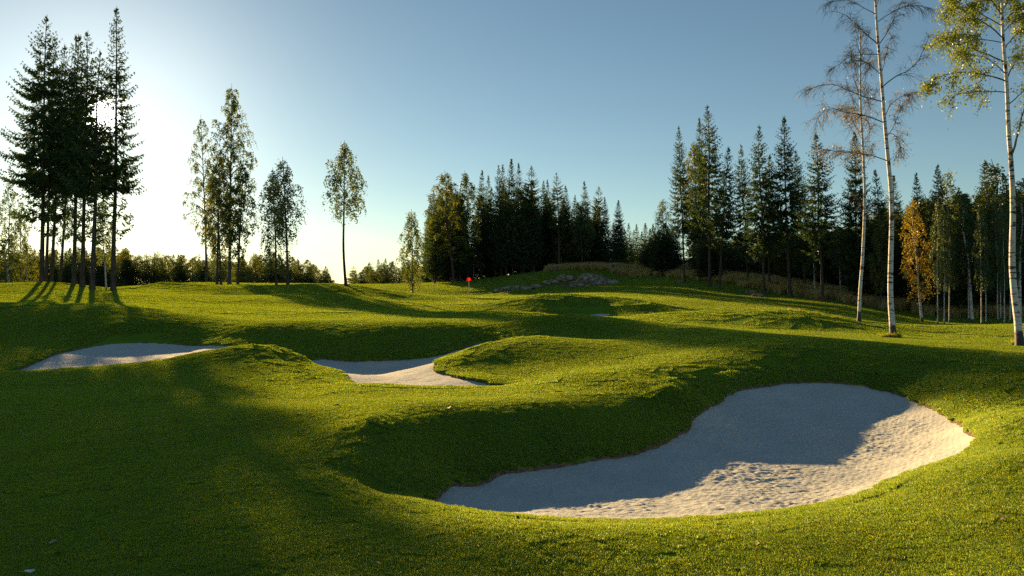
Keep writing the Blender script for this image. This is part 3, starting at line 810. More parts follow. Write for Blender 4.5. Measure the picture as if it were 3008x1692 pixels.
def broad_meshes(seed, Ht, cb, Rm, rt, mat, bark, nl=46, strands=11, leaf=0.17, path=None, peak=0.35, hang=1.0, low=0.0, topw=0.22):
    """birch or aspen: ascending limbs, hanging strands of small leaves; widest at share peak of the crown's height"""
    rs = np.random.RandomState(seed)
    if path is None:
        wob = rs.normal(0, 0.22, (7, 2)); wob[0] = 0; zz = np.linspace(0, Ht, 7)
        path = np.stack([wob[:, 0] * (zz / Ht), wob[:, 1] * (zz / Ht), zz], -1)
    tr, P, R = trunk_mesh("trunk", path, rt, 0.02, bark)
    B = Buf()
    bx = lambda h: np.array([np.interp(h, P[:, 2], P[:, 0]), np.interp(h, P[:, 2], P[:, 1]), h])
    bid = 0
    for i in range(nl):
        q = ((i + rs.uniform(0, 1)) / nl) ** 0.9                         # 0 crown base .. 1 top
        h = Ht * (cb + (1 - cb) * q * 0.97) - 0.1
        env = (0.55 + 0.45 * q / peak) if q < peak else max(topw, (1 - ((q - peak) / (1 - peak)) ** 2.1))
        L = Rm * env * rs.uniform(0.55, 1.15)
        az = i * 2.399 + rs.normal(0, 0.4)
        d = np.array([math.cos(az), math.sin(az), 0.0])
        up = 0.55 + 0.5 * q + rs.normal(0, 0.12)
        s = np.linspace(0, 1, 7)
        base = bx(max(h - 0.45 * L * up, Ht * cb * 0.9))
        spine = base + d * (L * s)[:, None] + np.array([0, 0, 1.0]) * (L * (up * s * 1.25 - (0.55 * hang) * s ** 2.3))[:, None] + rs.normal(0, 0.05, (7, 3)) * s[:, None] * L
        V, F = tube(spine, np.linspace(max(0.012, 0.022 * L), 0.006, 7), 3); B.add(V, F, 1)
        ns = max(3, int(strands * (0.4 + 0.6 * L / Rm)))
        clump = rs.uniform(0.25, 0.7)
        for k in range(ns):
            ss = rs.uniform(0.25, 1.0) ** 0.7
            p = np.array([np.interp(ss, s, spine[:, c]) for c in range(3)]) + rs.normal(0, 0.10, 3)
            sl = rs.uniform(0.35, 1.25) * hang * (0.5 + 0.5 * L / Rm) + 0.15
            out = nrm(d * rs.uniform(-0.1, 0.7) + rs.normal(0, 0.45, 3) * np.array([1, 1, 0.3]))
            m = max(4, int(sl / 0.075))
            tt = np.linspace(0, 1, m)
            st = p + out * (tt * sl * 0.45)[:, None] + np.array([0, 0, -1.0]) * (sl * tt ** 1.5)[:, None]
            dd = nrm(rs.normal(0, 0.6, (m, 3)) + np.array([0, 0, -0.7]))
            ll = leaf * rs.uniform(0.7, 1.35, m)
            V, F = sprays(st + rs.normal(0, 0.07, (m, 3)), dd, ll, ll * 0.72, rs)
            B.add(V, F, 0, np.clip(rs.normal(clump, 0.16, m), 0, 1))
    cr = B.mesh("crown", [mat, M_LIMB])
    return tr, cr

def put_tree(name, meshes, X, Y, label, group=None, scale=(1, 1, 1), yaw=0.0, lean=0.0, z=None, cat="tree"):
    zz = gz(X, Y) if z is None else z
    r = empty(name, (X, Y, zz - 0.05))
    r.rotation_euler = Matrix.Rotation(lean, 3, 'Y').to_4x4().to_3x3().to_euler() if abs(yaw) < 1e-6 else (Matrix.Rotation(lean, 3, 'Y') @ Matrix.Rotation(yaw, 3, 'Z')).to_euler()
    r.scale = scale
    tag(r, label, cat, group)
    for part, me in zip(("trunk", "crown"), meshes): link(part, me, r)
    return r
def dup_tree(src, X, Y, label, group, scale, yaw, lean=0.0, z=None):
    zz = gz(X, Y) if z is None else z
    r = src.copy(); COL.objects.link(r)
    r.location = (X, Y, zz - 0.05); r.scale = scale
    r.rotation_euler = (Matrix.Rotation(lean, 3, 'Y') @ Matrix.Rotation(yaw, 3, 'Z')).to_euler()
    tag(r, label, None, group)
    for ch in src.children:
        c = ch.copy(); COL.objects.link(c); c.parent = r
    return r

# --- the tall spruces against the sun: every one its own shape, with the gap the sun shines through
SV = np.array(SUN_VEC)
GAPR = np.random.RandomState(31)
def sun_gap(X, Y, z, wide=0.0155):
    o = np.array([X, Y, z - 0.05 - CAMZ])
    def keep(p):
        w = nrm(p + o)
        c = np.clip(w @ SV, -1, 1)
        return c < np.cos(wide * GAPR.triangular(0.15, 1.0, 1.25, c.shape))
    return keep
SPRUCE_HERO = [
 # base x, Y, top x, top y, crown base, radius, trunk radius, density, ragged, low, label
 (105, 64, 114, 40, 0.40, 3.9, 0.19, 0.8, 0.35, 0.40, "tall dark spruce with long drooping limbs reaching left, leftmost of the sunlit clump"),
 (114, 69, 140, 95, 0.42, 2.6, 0.14, 0.68, 0.32, 0.5, "spruce standing tight behind the tallest long-limbed spruce of the sunlit clump"),
 (129, 67, 161, 114, 0.42, 2.5, 0.15, 0.72, 0.32, 0.5, "dark spruce third from the left edge of the sunlit clump, leaning slightly right"),
 (150, 74, 190, 88, 0.40, 2.6, 0.14, 0.68, 0.32, 0.5, "slender spruce deep inside the sunlit clump with twin pointed top beside another"),
 (186, 65, 197, 88, 0.40, 2.7, 0.18, 0.75, 0.32, 0.5, "thick trunked spruce in the middle of the sunlit clump, left of the sun"),
 (207, 62.5, 219, 83, 0.40, 2.7, 0.18, 0.75, 0.32, 0.5, "middle spruce of the sunlit clump with the darkest dense top, just left of the sun"),
 (232, 61.5, 252, 128, 0.40, 2.5, 0.20, 0.72, 0.32, 0.5, "leaning thick spruce trunk rising straight into the sun, its top the shortest of the clump"),
 (285, 63, 297, 20, 0.38, 2.35, 0.20, 0.9, 0.30, 0.5, "tallest tapering spruce at the right end of the sunlit clump, ragged branches to the right"),
]
for i, (bxx, Y, tx, ty, cb, Rm, rt, dn, rg, lo, lab) in enumerate(SPRUCE_HERO):
    X = u_of(bxx) * Y; z0 = gz(X, Y)
    Ht = zv(ty, Y) - z0
    lean = math.atan2((u_of(tx) - u_of(bxx)) * Y, Ht)
    ms = spruce_meshes(200 + i, Ht, cb, Rm, rt, dn, rg, None, sun_gap(X, Y, z0), shape=0.70 if i in (0, 7) else 0.6, low=lo)
    put_tree("spruce_tree", ms, X, Y, lab, "tall spruces in front of the sun", lean=lean)

# --- shared shapes
SPR = [spruce_meshes(300, 20, 0.16, 2.8, 0.17, 1.15, 0.3), spruce_meshes(301, 20, 0.28, 2.4, 0.16, 1.1, 0.35), spruce_meshes(302, 20, 0.20, 3.0, 0.18, 1.2, 0.25),
       spruce_meshes(303, 20, 0.34, 2.6, 0.16, 1.0, 0.4), spruce_meshes(304, 20, 0.10, 2.6, 0.16, 1.2, 0.25), spruce_meshes(305, 20, 0.40, 2.5, 0.17, 1.0, 0.4, shape=0.65)]
PINE = [spruce_meshes(310, 18, 0.45, 2.3, 0.20, 0.8, 0.3, M_ASPEN, shape=0.45, droop=0.2, lenf=1.1), spruce_meshes(311, 18, 0.38, 2.1, 0.19, 0.85, 0.4, M_ASPEN, shape=0.5, droop=0.3, lenf=1.1)]
ASP = [broad_meshes(320, 17, 0.25, 2.3, 0.16, M_ASPEN, M_BARK, 60, 13, 0.20), broad_meshes(321, 17, 0.32, 2.0, 0.15, M_ASPEN, M_WHITE, 52, 12, 0.20)]
BIR = [broad_meshes(330, 17, 0.26, 2.1, 0.15, M_BIRCH, M_WHITE, 56, 12, 0.18), broad_meshes(331, 17, 0.34, 2.0, 0.15, M_BIRCH, M_WHITE, 50, 11, 0.18), broad_meshes(332, 14, 0.12, 1.9, 0.12, M_BIRCH, M_WHITE, 54, 12, 0.17)]
LIM = [broad_meshes(340, 17, 0.22, 2.7, 0.16, M_LIME, M_BARK, 64, 14, 0.20, peak=0.45), broad_meshes(341, 9, 0.06, 2.3, 0.10, M_LIME, M_WHITE, 46, 12, 0.17)]
GLD = [broad_meshes(350, 14, 0.22, 1.7, 0.13, M_GOLD, M_WHITE, 48, 12, 0.16)]
BASEH = {}
for lst, h in ((SPR, 20), (PINE, 18), (ASP, 17), (BIR, 17), (LIM, 17), (GLD, 14)):
    for m in lst: BASEH[id(m)] = h
BASEH[id(BIR[2])] = 14; BASEH[id(LIM[1])] = 9
FIRST = {}
trs = np.random.RandomState(77)
def tree(name, ms, bx_, Y, ty, label, group=None, tx=None, wide=1.0, yaw=None, by=None):
    """a tree whose foot stands at bearing bx_ and distance Y and whose tip is seen at height ty"""
    X = u_of(bx_) * Y; z0 = gz(X, Y)
    Ht = zv(ty, Y) - z0
    s = Ht / BASEH[id(ms)]
    lean = 0.0 if tx is None else math.atan2((u_of(tx) - u_of(bx_)) * Y, Ht)
    yw = trs.uniform(0, 6.283) if yaw is None else yaw
    w = (0.5 * s + 0.5) * wide
    if id(ms) in FIRST: return dup_tree(FIRST[id(ms)], X, Y, label, group, (w, w, s), yw, lean)
    r = put_tree(name, ms, X, Y, label, group, (w, w, s), yw, lean)
    FIRST[id(ms)] = r
    return r

# --- young leafy trees at the left edge
G = "young trees at the left edge"
tree("young_tree", LIM[1], 18, 80, 590, "bushy yellow-green young tree at the far left edge beside the spruces", G, wide=1.1)
tree("young_tree", LIM[1], 68, 88, 603, "bushy yellow-green young tree close to the left foot of the spruce clump", G, wide=1.1)
tree("birch_tree", BIR[0], 22, 92, 445, "thin light birch rising behind the leftmost yellow-green bushy tree", G, wide=0.8)
tree("birch_tree", BIR[1], 52, 96, 500, "thin light birch between the two yellow-green bushy trees at the left", G, wide=0.7)
tree("birch_tree", BIR[1], 268, 75, 500, "slim white-stemmed birch between the two rightmost spruce trunks of the sunlit clump", None, tx=252, wide=0.8)

# --- the birch clumps standing against the white sky
G = "birch trees standing against the bright sky"
def lone(i, bxx, Y, tx, ty, cb, Rm, rt, mat, bark, label, nl=52, st=12, leaf=0.19, path=None, peak=0.35, hang=1.0, grp=G, nm="birch_tree"):
    X = u_of(bxx) * Y; z0 = gz(X, Y); Ht = zv(ty, Y) - z0
    if path:
        pth = [((u_of(px) - u_of(bxx)) * Y, 0.15 * math.sin(py), zv(py, Y) - z0) for px, py in path]
        pth = [(0, 0, 0)] + [p for p in pth if p[2] > 0.2] + [((u_of(tx) - u_of(bxx)) * Y, 0, Ht)]
    else:
        pth = [(0, 0, 0), (0.3 * (u_of(tx) - u_of(bxx)) * Y, 0.1, Ht * 0.4), ((u_of(tx) - u_of(bxx)) * Y, 0, Ht)]
    ms = broad_meshes(400 + i, Ht, cb, Rm, rt, mat, bark, nl, st, leaf, pth, peak, hang)
    return put_tree(nm, ms, X, Y, label, grp)
lone(0, 520, 134, 505, 287, 0.26, 3.6, 0.22, M_BIRCH, M_BARK, "pale birch on the left of the tall birch clump, slightly shorter than its neighbour", 62, 14, 0.21)
lone(1, 577, 116, 583, 209, 0.22, 3.6, 0.26, M_BIRCH, M_LIMB, "tallest birch of the clump right of the spruces, with hanging sprays and a feathery top", 104, 15, 0.21, peak=0.46)
lone(2, 546, 110, 553, 380, 0.24, 2.5, 0.18, M_LIME, M_BARK, "yellow-green tree filling the middle of the tall birch clump", 52, 14, 0.22)
lone(3, 598, 112, 613, 395, 0.22, 2.4, 0.18, M_ASPEN, M_BARK, "short dark tree at the right flank of the tall birch clump", 52, 14, 0.22)
lone(4, 556, 112, 540, 440, 0.20, 2.1, 0.16, M_ASPEN, M_BARK, "thin dark trunked tree hidden in the middle of the tall birch clump", 40, 11)
lone(5, 695, 84, 686, 420, 0.18, 2.0, 0.13, M_BIRCH, M_BARK, "left birch of the pair standing alone, its leaves hanging low", 54, 11, leaf=0.16, peak=0.5, hang=1.3)
lone(6, 724, 79, 711, 393, 0.40, 2.0, 0.14, M_BIRCH, M_BARK, "right birch of the pair standing alone, on a longer bare trunk", 52, 11, leaf=0.16, hang=1.2)
lone(7, 870.6, 77, 866.6, 352, 0.50, 2.0, 0.15, M_BIRCH, M_TWIG, "single birch with a long crooked bare trunk alone on the skyline", 56, 11, leaf=0.17, path=[(866.5, 670), (863.8, 620), (864.5, 595), (866, 539)], peak=0.30)
lone(8, 1038, 100, 1035, 525, 0.12, 1.5, 0.10, M_BIRCH, M_BARK, "slender young birch with hanging leaves left of the dark wood", 56, 11, 0.17, peak=0.45, hang=1.3)

# --- the far tree line
G = "far tree line beyond the green"
frs = np.random.RandomState(5)
sky_x = np.array([-60, 100, 300, 340, 400, 450, 520, 600, 680, 750, 800, 830, 840, 880, 885, 920, 945, 1000, 1060, 1120])
sky_y = np.array([650, 645, 636, 650, 656, 652, 660, 655, 650, 668, 676, 690, 725, 725, 690, 682, 672, 676, 674, 670])
for row, (Y, n, dy) in enumerate(((205, 60, 8), (225, 60, -2), (250, 60, -8))):
    for i in range(n):
        x = -60 + 1180 * (i + frs.uniform(0, 1)) / n
        t = np.interp(x, sky_x, sky_y)
        if t > 700: continue
        kind = frs.choice(6, p=[0.22, 0.16, 0.14, 0.10, 0.20, 0.18])
        ms = (SPR[4], SPR[2], PINE[0], ASP[0], BIR[2], LIM[0])[kind]
        nm = ("conifer_tree", "conifer_tree", "conifer_tree", "leafy_tree", "leafy_tree", "leafy_tree")[kind]
        lab = "small distant conifer in the far tree line behind the crest" if kind < 3 else "small distant leafy tree in the far tree line behind the crest"
        tree(nm, ms, x, Y + frs.uniform(-7, 7), t + dy + abs(frs.normal(0, 7)) - 16, lab, G, wide=1.6)
tree("conifer_tree", SPR[4], 818, 190, 668, "lone small conifer at the right end of the far left tree line", None, wide=1.3)

# --- the wood behind the rocky hill
def c2(x, y): return (770.8 + 0.399 * x, 299.7 + 0.399 * y)
G = "trees at the front of the wood behind the hill"
def mt(ms, cx, cty, Y, lab, cbx=None, wide=1.0, nm="spruce_tree", grp=G):
    d, ty = c2(cx, cty)
    b = d if cbx is None else c2(cbx, 0)[0]
    tree(nm, ms, b, Y, ty, lab, grp, tx=d, wide=wide)
mt(SPR[4], 800, 450, 132, "dark spruce at the left corner of the wood behind the flag", wide=1.0)
mt(LIM[0], 880, 322, 128, "broad yellow-green tree at the left end of the wood, brightest of its trees", 930, 1.55, "leafy_tree")
mt(ASP[0], 1005, 318, 131, "dark round-topped leafy tree right of the bright yellow-green one", 1015, 1.15, "leafy_tree")
mt(SPR[1], 1105, 322, 136, "pointed spruce in the wood next right of the dark round-topped tree", wide=1.0)
mt(SPR[0], 1145, 357, 139, "shorter spruce of a pair with pointed tops, left of the tallest in the wood", wide=1.0)
mt(SPR[3], 1215, 292, 131, "spruce with a pale straight bare trunk left of the wood's tallest tip", 1230, 1.0)
mt(SPR[0], 1243, 285, 138, "slim spruce tip just left of the tallest tip of the wood", wide=0.9)
mt(SPR[2], 1290, 250, 134, "tallest spruce of the wood behind the hill", wide=0.95)
mt(SPR[1], 1340, 278, 138, "spruce just right of the wood's tallest tip", wide=0.95)
mt(PINE[0], 1410, 298, 130, "lighter feathery pine in the wood above the pale straight trunk", 1434, 1.1, "pine_tree")
mt(SPR[4], 1495, 388, 137, "low dark spruce in the dip between two pines of the wood", wide=1.0)
mt(SPR[0], 1525, 383, 140, "dark spruce left of the tufted pine of the wood", wide=0.9)
mt(PINE[1], 1578, 338, 130, "tufted pine with spiky upright top above a long bare trunk", 1597, 1.1, "pine_tree")
mt(SPR[0], 1640, 420, 136, "spruce right of the tufted pine on the hilltop", wide=1.0)
mt(SPR[4], 1690, 478, 138, "short spruce in the right half of the wood, below its neighbours", wide=1.0)
mt(SPR[1], 1755, 390, 133, "sharp-pointed spruce standing over the right shoulder of the wood", wide=0.95)
mt(PINE[0], 1838, 426, 136, "pale green pine near the right end of the wood", 1830, 0.95, "pine_tree")
mt(SPR[4], 1885, 490, 135, "small spruce behind the pale pine at the wood's right end", wide=0.9)
mt(SPR[2], 1968, 510, 128, "dark cone-shaped spruce at the right end of the wood, apart from the rest", wide=0.85)
G2 = "packed trees inside the wood behind the hill"
skx = np.array([760, 850, 1000, 1200, 1290, 1400, 1600, 1800, 1960, 2000, 2200]); sky2 = np.array([520, 420, 430, 400, 370, 400, 460, 520, 580, 680, 700])
for i in range(64):
    x = frs.uniform(770, 1985); Y = frs.uniform(128, 165)
    t = np.interp(x, skx, sky2) + abs(frs.normal(0, 60)) + 10
    kind = frs.choice(4, p=[0.35, 0.3, 0.15, 0.2])
    ms = (SPR[4], SPR[0], ASP[0], SPR[2])[kind]
    lab = "dark spruce packed inside the wood behind the hill" if kind != 2 else "dark leafy tree packed inside the wood behind the hill"
    mt(ms, x, t, Y, lab, wide=1.15, nm="spruce_tree" if kind != 2 else "leafy_tree", grp=G2)
# the gap on the right of the wood: small trees far behind the hill
for i in range(26):
    mt((ASP[0], SPR[4], LIM[1])[i % 3], 800 + 1180 * (i + frs.uniform(0, 1)) / 26, frs.uniform(720, 840), frs.uniform(133, 146),
       "low dark young tree between the trunks of the wood behind the hill", wide=1.6, nm="young_tree", grp="young trees between the trunks of the wood")
G3 = "small trees in the gap right of the wood"
for i, (x, t) in enumerate(((2035, 655), (2086, 662), (2137, 655), (2060, 700), (2110, 710), (2165, 690), (2185, 660), (2225, 730), (2290, 720), (2010, 690))):
    mt((SPR[0], SPR[4], SPR[2])[i % 3], x, t, 175 + 3 * (i % 4), "small distant spruce in the gap between the wood and the right-hand spruces", wide=1.1, grp=G3)
mt(BIR[0], 2240, 498, 118, "light feathery pale tree left of the first right-hand spruce", 2250, 1.15, "birch_tree", None)

# --- right-hand spruces and forest
def c3(x, y): return (1584.4 + 0.4729 * x, 214.1 + 0.4729 * y)
G = "spruces on the shaded flank of the hill"
def rt(ms, bx_, tx, ty, Y, lab, wide=1.0, nm="spruce_tree", grp=G):
    tree(nm, ms, c3(bx_, 0)[0], Y, c3(0, ty)[1], lab, grp, tx=c3(tx, 0)[0], wide=wide)
rt(SPR[3], 290, 262, 222, 93, "slim open spruce at the left end of the right-hand spruces", 0.85)
rt(LIM[0], 362, 350, 290, 98, "yellow-green lit tree behind the tallest right-hand spruce", 0.85, "leafy_tree")
rt(SPR[1], 372, 370, 176, 96, "thin spruce tip left of the tallest right-hand spruce", 0.8)
rt(SPR[3], 425, 418, 113, 87, "tallest spruce on the shaded flank of the hill", 1.2)
rt(SPR[5], 475, 520, 330, 84, "bare-trunked spruce leaning at the right side of the tallest one", 1.0)
rt(SPR[3], 630, 590, 316, 86, "short thin spruce between the tallest right-hand spruce and the next tall one", 0.85)
rt(SPR[3], 717, 682, 218, 78, "dense dark-topped spruce with a long bare trunk beside a twin trunk", 1.05)
rt(SPR[5], 742, 735, 370, 84, "lower spruce whose trunk stands tight beside the dense dark-topped spruce", 0.9)
rt(SPR[5], 853, 808, 170, 77, "tall layered spruce with a clean pointed top, fourth tall tip on the flank", 1.05)
rt(SPR[3], 935, 880, 350, 82, "shorter dark spruce right of the tall layered spruce", 0.95)
rt(SPR[5], 1025, 988, 260, 71, "spruce with wide drooping limbs just left of the thin white birch", 1.1)
rt(SPR[2], 1215, 1195, 248, 74, "tall dark spruce directly behind the thin white birch", 0.9)
rt(SPR[1], 1335, 1310, 448, 72, "spruce between the two white birch trunks", 0.9)
rt(SPR[2], 1405, 1400, 478, 76, "spruce half hidden behind the thick white birch trunk", 0.85)
rt(SPR[4], 1540, 1530, 466, 70, "dark spruce rising behind the golden birch", 0.85)
rt(GLD[0], 1555, 1490, 585, 60, "golden yellow birch in front of the dark forest", 0.92, "birch_tree", None)
rt(SPR[4], 1660, 1640, 422, 66, "dark broad spruce right of the golden birch", 1.0)
rt(BIR[1], 1700, 1690, 438, 72, "green birch top showing just right of the dark broad spruce", 0.9, "birch_tree", None)
rt(ASP[1], 1822, 1765, 538, 60, "dark birch with a thin white leaning trunk in the right forest edge", 1.0, "birch_tree", None)
rt(SPR[4], 1888, 1885, 398, 68, "pointed spruce towards the right forest end, left of the dark birch tops", 0.9)
rt(ASP[0], 1965, 1960, 388, 66, "tall dark leafy tree beside the thick right birch trunk", 1.2, "leafy_tree", None)
rt(ASP[1], 2075, 2080, 470, 62, "dark leafy tree at the right edge of the picture behind the last birch", 1.1, "leafy_tree", None)
rt(LIM[0], 1335, 1330, 700, 68, "dull yellow-green tree low between the two white birch trunks", 0.55, "leafy_tree", None)
rt(ASP[1], 1120, 1115, 740, 80, "low dark leafy tree left of the thin white birch", 0.9, "leafy_tree", None)
rt(LIM[0], 820, 810, 745, 92, "low yellow-green tree lit between the flank spruces", 0.7, "leafy_tree", None)
rt(ASP[1], 985, 980, 730, 78, "low dull green tree behind the spruce with wide drooping limbs", 0.9, "leafy_tree", None)
G5 = "bare pale trunks at the right forest edge"
for i, (x, xt) in enumerate(((1637, 1640), (1672, 1668), (1698, 1700), (1802, 1796), (1870, 1866), (1895, 1888), (1957, 1945), (1973, 1966), (1993, 1985), (2022, 2030))):
    rt(ASP[1], x, xt, 600 + 30 * (i % 3), 57 + 1.3 * (i % 4), "thin pale-trunked forest birch at the shaded edge beyond the right lawn", 0.38, "birch_tree", G5)
G4 = "packed trees in the shade of the right forest"
for i in range(34):
    x = 300 + 1910 * (i + frs.uniform(0, 1)) / 34
    rt((ASP[0], SPR[4], ASP[0])[i % 3], x, x, np.interp(x, [0, 1000, 2200], [890, 1010, 1060]) + frs.uniform(-60, 60), np.interp(x, [0, 500, 900, 1300, 2000], [118, 104, 92, 79, 70]) + frs.uniform(-3, 8),
       "low dark young tree at the foot of the right forest", 1.7, "young_tree", "young trees at the foot of the right forest")
fx = np.array([-80, 0, 100, 200, 300, 450, 600, 750, 900, 1000, 1100, 1200, 1350, 1500, 1700, 1900, 2100, 2500])
fy = np.array([780, 770, 800, 720, 730, 740, 760, 750, 715, 745, 750, 690, 610, 590, 560, 535, 520, 515])
for i in range(170):
    x = frs.uniform(60, 2400)
    Y = frs.uniform(0, 1) ** 0.8 * 55 + np.interp(x, [0, 500, 900, 1300, 2000], [98, 90, 80, 71, 63])
    t = np.interp(x, fx, fy) + abs(frs.normal(0, 40)) + 5
    kind = frs.choice(4, p=[0.35, 0.3, 0.25, 0.10])
    if x < 280: kind = 0
    ms = (SPR[4], SPR[0], ASP[0], LIM[0])[kind]
    lab = ("dark spruce packed in the shade of the right forest", "dark spruce packed in the shade of the right forest", "dark leafy tree packed in the shade of the right forest", "yellowish leafy tree packed in the shade of the right forest")[kind]
    rt(ms, x, x, t, Y, lab, 1.45, "spruce_tree" if kind < 2 else "leafy_tree", G4)
# ------------------------------------------------------------------ the three white birches on the right lawn
def c6(x, y): return (1969.7 + 0.6207 * x, 0.6207 * y)
def hero_birch(seed, foot, Y, pts, r0, limbs, label, leafmat, leaf, leafn, twigs=1.0, leafsize=0.055, fine=1.0, extra=None):
    rs = np.random.RandomState(seed)
    fx, fy = c6(*foot); X = u_of(fx) * Y; z0 = gz(X, Y)
    loc = lambda p: np.array([u_of(c6(*p)[0]) * Y - X, 0.0, zv(c6(*p)[1], Y) - z0])
    path = [np.array([0, 0, 0.0])] + [loc(p) for p in pts]
    path = np.array([p for i, p in enumerate(path) if i == 0 or p[2] > 0.3])
    path[1:, 1] = np.sin(path[1:, 2] * 0.7) * 0.12
    tr, P, R = trunk_mesh("trunk", path, r0, 0.035, M_WHITE, 14, 1.35, 60)
    W = Buf(); Lf = Buf()
    def leaves(spine, n, spread, drp):
        if n <= 0: return
        k = len(spine); q = rs.uniform(0.2, 1, n) * (k - 1); i0 = np.minimum(q.astype(int), k - 2); f = (q - i0)[:, None]
        p = spine[i0] * (1 - f) + spine[i0 + 1] * f + rs.normal(0, spread, (n, 3))
        dd = nrm(rs.normal(0, 0.6, (n, 3)) + np.array([0, 0, -drp])); ll = leafsize * rs.uniform(0.7, 1.4, n)
        V, F = sprays(p, dd, ll, ll * 0.75, rs); Lf.add(V, F, 0, np.clip(rs.normal(0.5, 0.2, n), 0, 1))
    for (st, mids, dep, lv, rad) in limbs:
        p = [loc(st)] + [loc(m) for m in mids]
        p = np.array(p)
        p[0, :2] = [np.interp(p[0, 2], P[:, 2], P[:, 0]), np.interp(p[0, 2], P[:, 2], P[:, 1])]
        cum = np.concatenate([[0], np.cumsum(np.linalg.norm(np.diff(p, axis=0), axis=1))]); L = cum[-1]
        p[:, 1] = p[0, 1] + dep * cum
        n = 14; s = np.linspace(0, L, n)
        sp = np.stack([np.interp(s, cum, p[:, c]) for c in range(3)], -1)
        for _ in range(2): sp[1:-1] = 0.25 * sp[:-2] + 0.5 * sp[1:-1] + 0.25 * sp[2:]
        sp[1:] += rs.normal(0, 0.018, (n - 1, 3)) * np.linspace(0.3, 1.0, n - 1)[:, None]
        V, F = tube(sp, np.linspace(rad * 0.75, 0.007, n), 5); W.add(V, F, 0)
        nb = int(15 * twigs * (0.5 + L / 3))
        for b in range(nb):
            q = rs.uniform(0.22, 1.0); i0 = min(int(q * (n - 1)), n - 2)
            base = sp[i0] + (sp[i0 + 1] - sp[i0]) * (q * (n - 1) - i0)
            T = nrm(sp[i0 + 1] - sp[i0])
            d = nrm(T * 0.8 + rs.normal(0, 0.55, 3) + np.array([0, 0, 0.18]))
            bl = (0.30 + 0.42 * L * (1 - 0.55 * q)) * rs.uniform(0.45, 1.1) * 0.62
            t = np.linspace(0, 1, 7)
            b1 = base + d * (t * bl)[:, None] + np.array([0, 0, -1.0]) * (bl * 0.35 * t ** 2.2)[:, None] + rs.normal(0, 0.012, (7, 3)) * t[:, None]
            V, F = tube(b1, np.linspace(0.0085, 0.0035, 7), 3); W.add(V, F, 0)
            leaves(b1, rs.poisson(lv * leafn * bl * 1.6), leaf, 0.5)
            for c in range(int(rs.poisson(4.0 * fine))):
                q2 = rs.uniform(0.25, 1.0); j = min(int(q2 * 6), 5)
                bb = b1[j] + (b1[j + 1] - b1[j]) * (q2 * 6 - j)
                d2 = nrm(d * 0.7 + rs.normal(0, 0.6, 3) + np.array([0, 0, -0.25])); tl = rs.uniform(0.15, 0.45)
                t2 = np.linspace(0, 1, 4)
                tw = bb + d2 * (t2 * tl)[:, None] + np.array([0, 0, -1.0]) * (tl * 0.45 * t2 ** 2)[:, None]
                V, F = tube(tw, np.linspace(0.0042, 0.0022, 4), 3); W.add(V, F, 0)
                leaves(tw, rs.poisson(lv * leafn * tl * 1.8), leaf, 0.7)
    if Lf.n == 0: return
    r = empty("birch_tree", (X, Y, z0)); tag(r, label, "tree", "white birches on the right lawn")
    link("trunk", tr, r); link("limbs", W.mesh("limbs", [M_LIMB]), r); link("crown", Lf.mesh("crown", [leafmat]), r)
# thick middle birch, almost bare
LB = [
 ((414, 655), [(370, 632), (290, 615), (180, 600)], 0.2, 1.0, 0.030),
 ((410, 498), [(330, 470), (230, 460), (165, 440), (118, 490)], -0.15, 1.0, 0.034),
 ((404, 410), [(330, 385), (240, 330), (190, 318), (130, 345)], 0.25, 0.45, 0.034),
 ((398, 300), [(340, 260), (290, 250), (235, 275)], -0.3, 0.15, 0.024),
 ((388, 218), [(330, 212), (270, 225), (225, 262)], 0.2, 0.10, 0.026),
 ((386, 178), [(320, 130), (250, 70), (195, 60)], -0.2, 0.05, 0.034),
 ((378, 60), [(330, 20), (270, -20), (210, -10)], 0.3, 0.03, 0.026),
 ((374, 20), [(350, -40), (300, -90)], -0.3, 0.03, 0.022),
 ((428, 560), [(455, 510), (490, 430), (500, 420)], 0.2, 0.30, 0.024),
 ((424, 540), [(445, 545), (462, 580), (458, 620)], -0.3, 1.0, 0.020),
 ((410, 480), [(440, 420), (490, 385), (560, 370)], 0.2, 0.7, 0.028),
 ((405, 352), [(450, 310), (520, 285), (560, 210), (575, 150)], -0.15, 0.15, 0.034),
 ((404, 300), [(430, 240), (455, 170), (480, 120)], 0.4, 0.1, 0.026),
 ((390, 180), [(430, 130), (470, 50), (510, -20)], 0.15, 0.05, 0.032),
 ((384, 90), [(440, 50), (510, 30), (560, 60)], -0.3, 0.03, 0.024),
 ((376, 30), [(400, -20), (450, -70)], 0.3, 0.03, 0.024),
]
hero_birch(501, (448, 1370), 33.0, [(441, 1250), (440, 1150), (441, 1000), (440, 900), (433, 770), (420, 640), (412, 500), (408, 400), (404, 320), (395, 220), (385, 130), (376, 40), (370, -60), (362, -200)], 0.122, LB,
           "white-stemmed birch with almost bare spreading limbs, middle and thickest of the three on the lawn", M_SPARSE, 0.05, 4.0, 1.5, 0.05, 1.7)
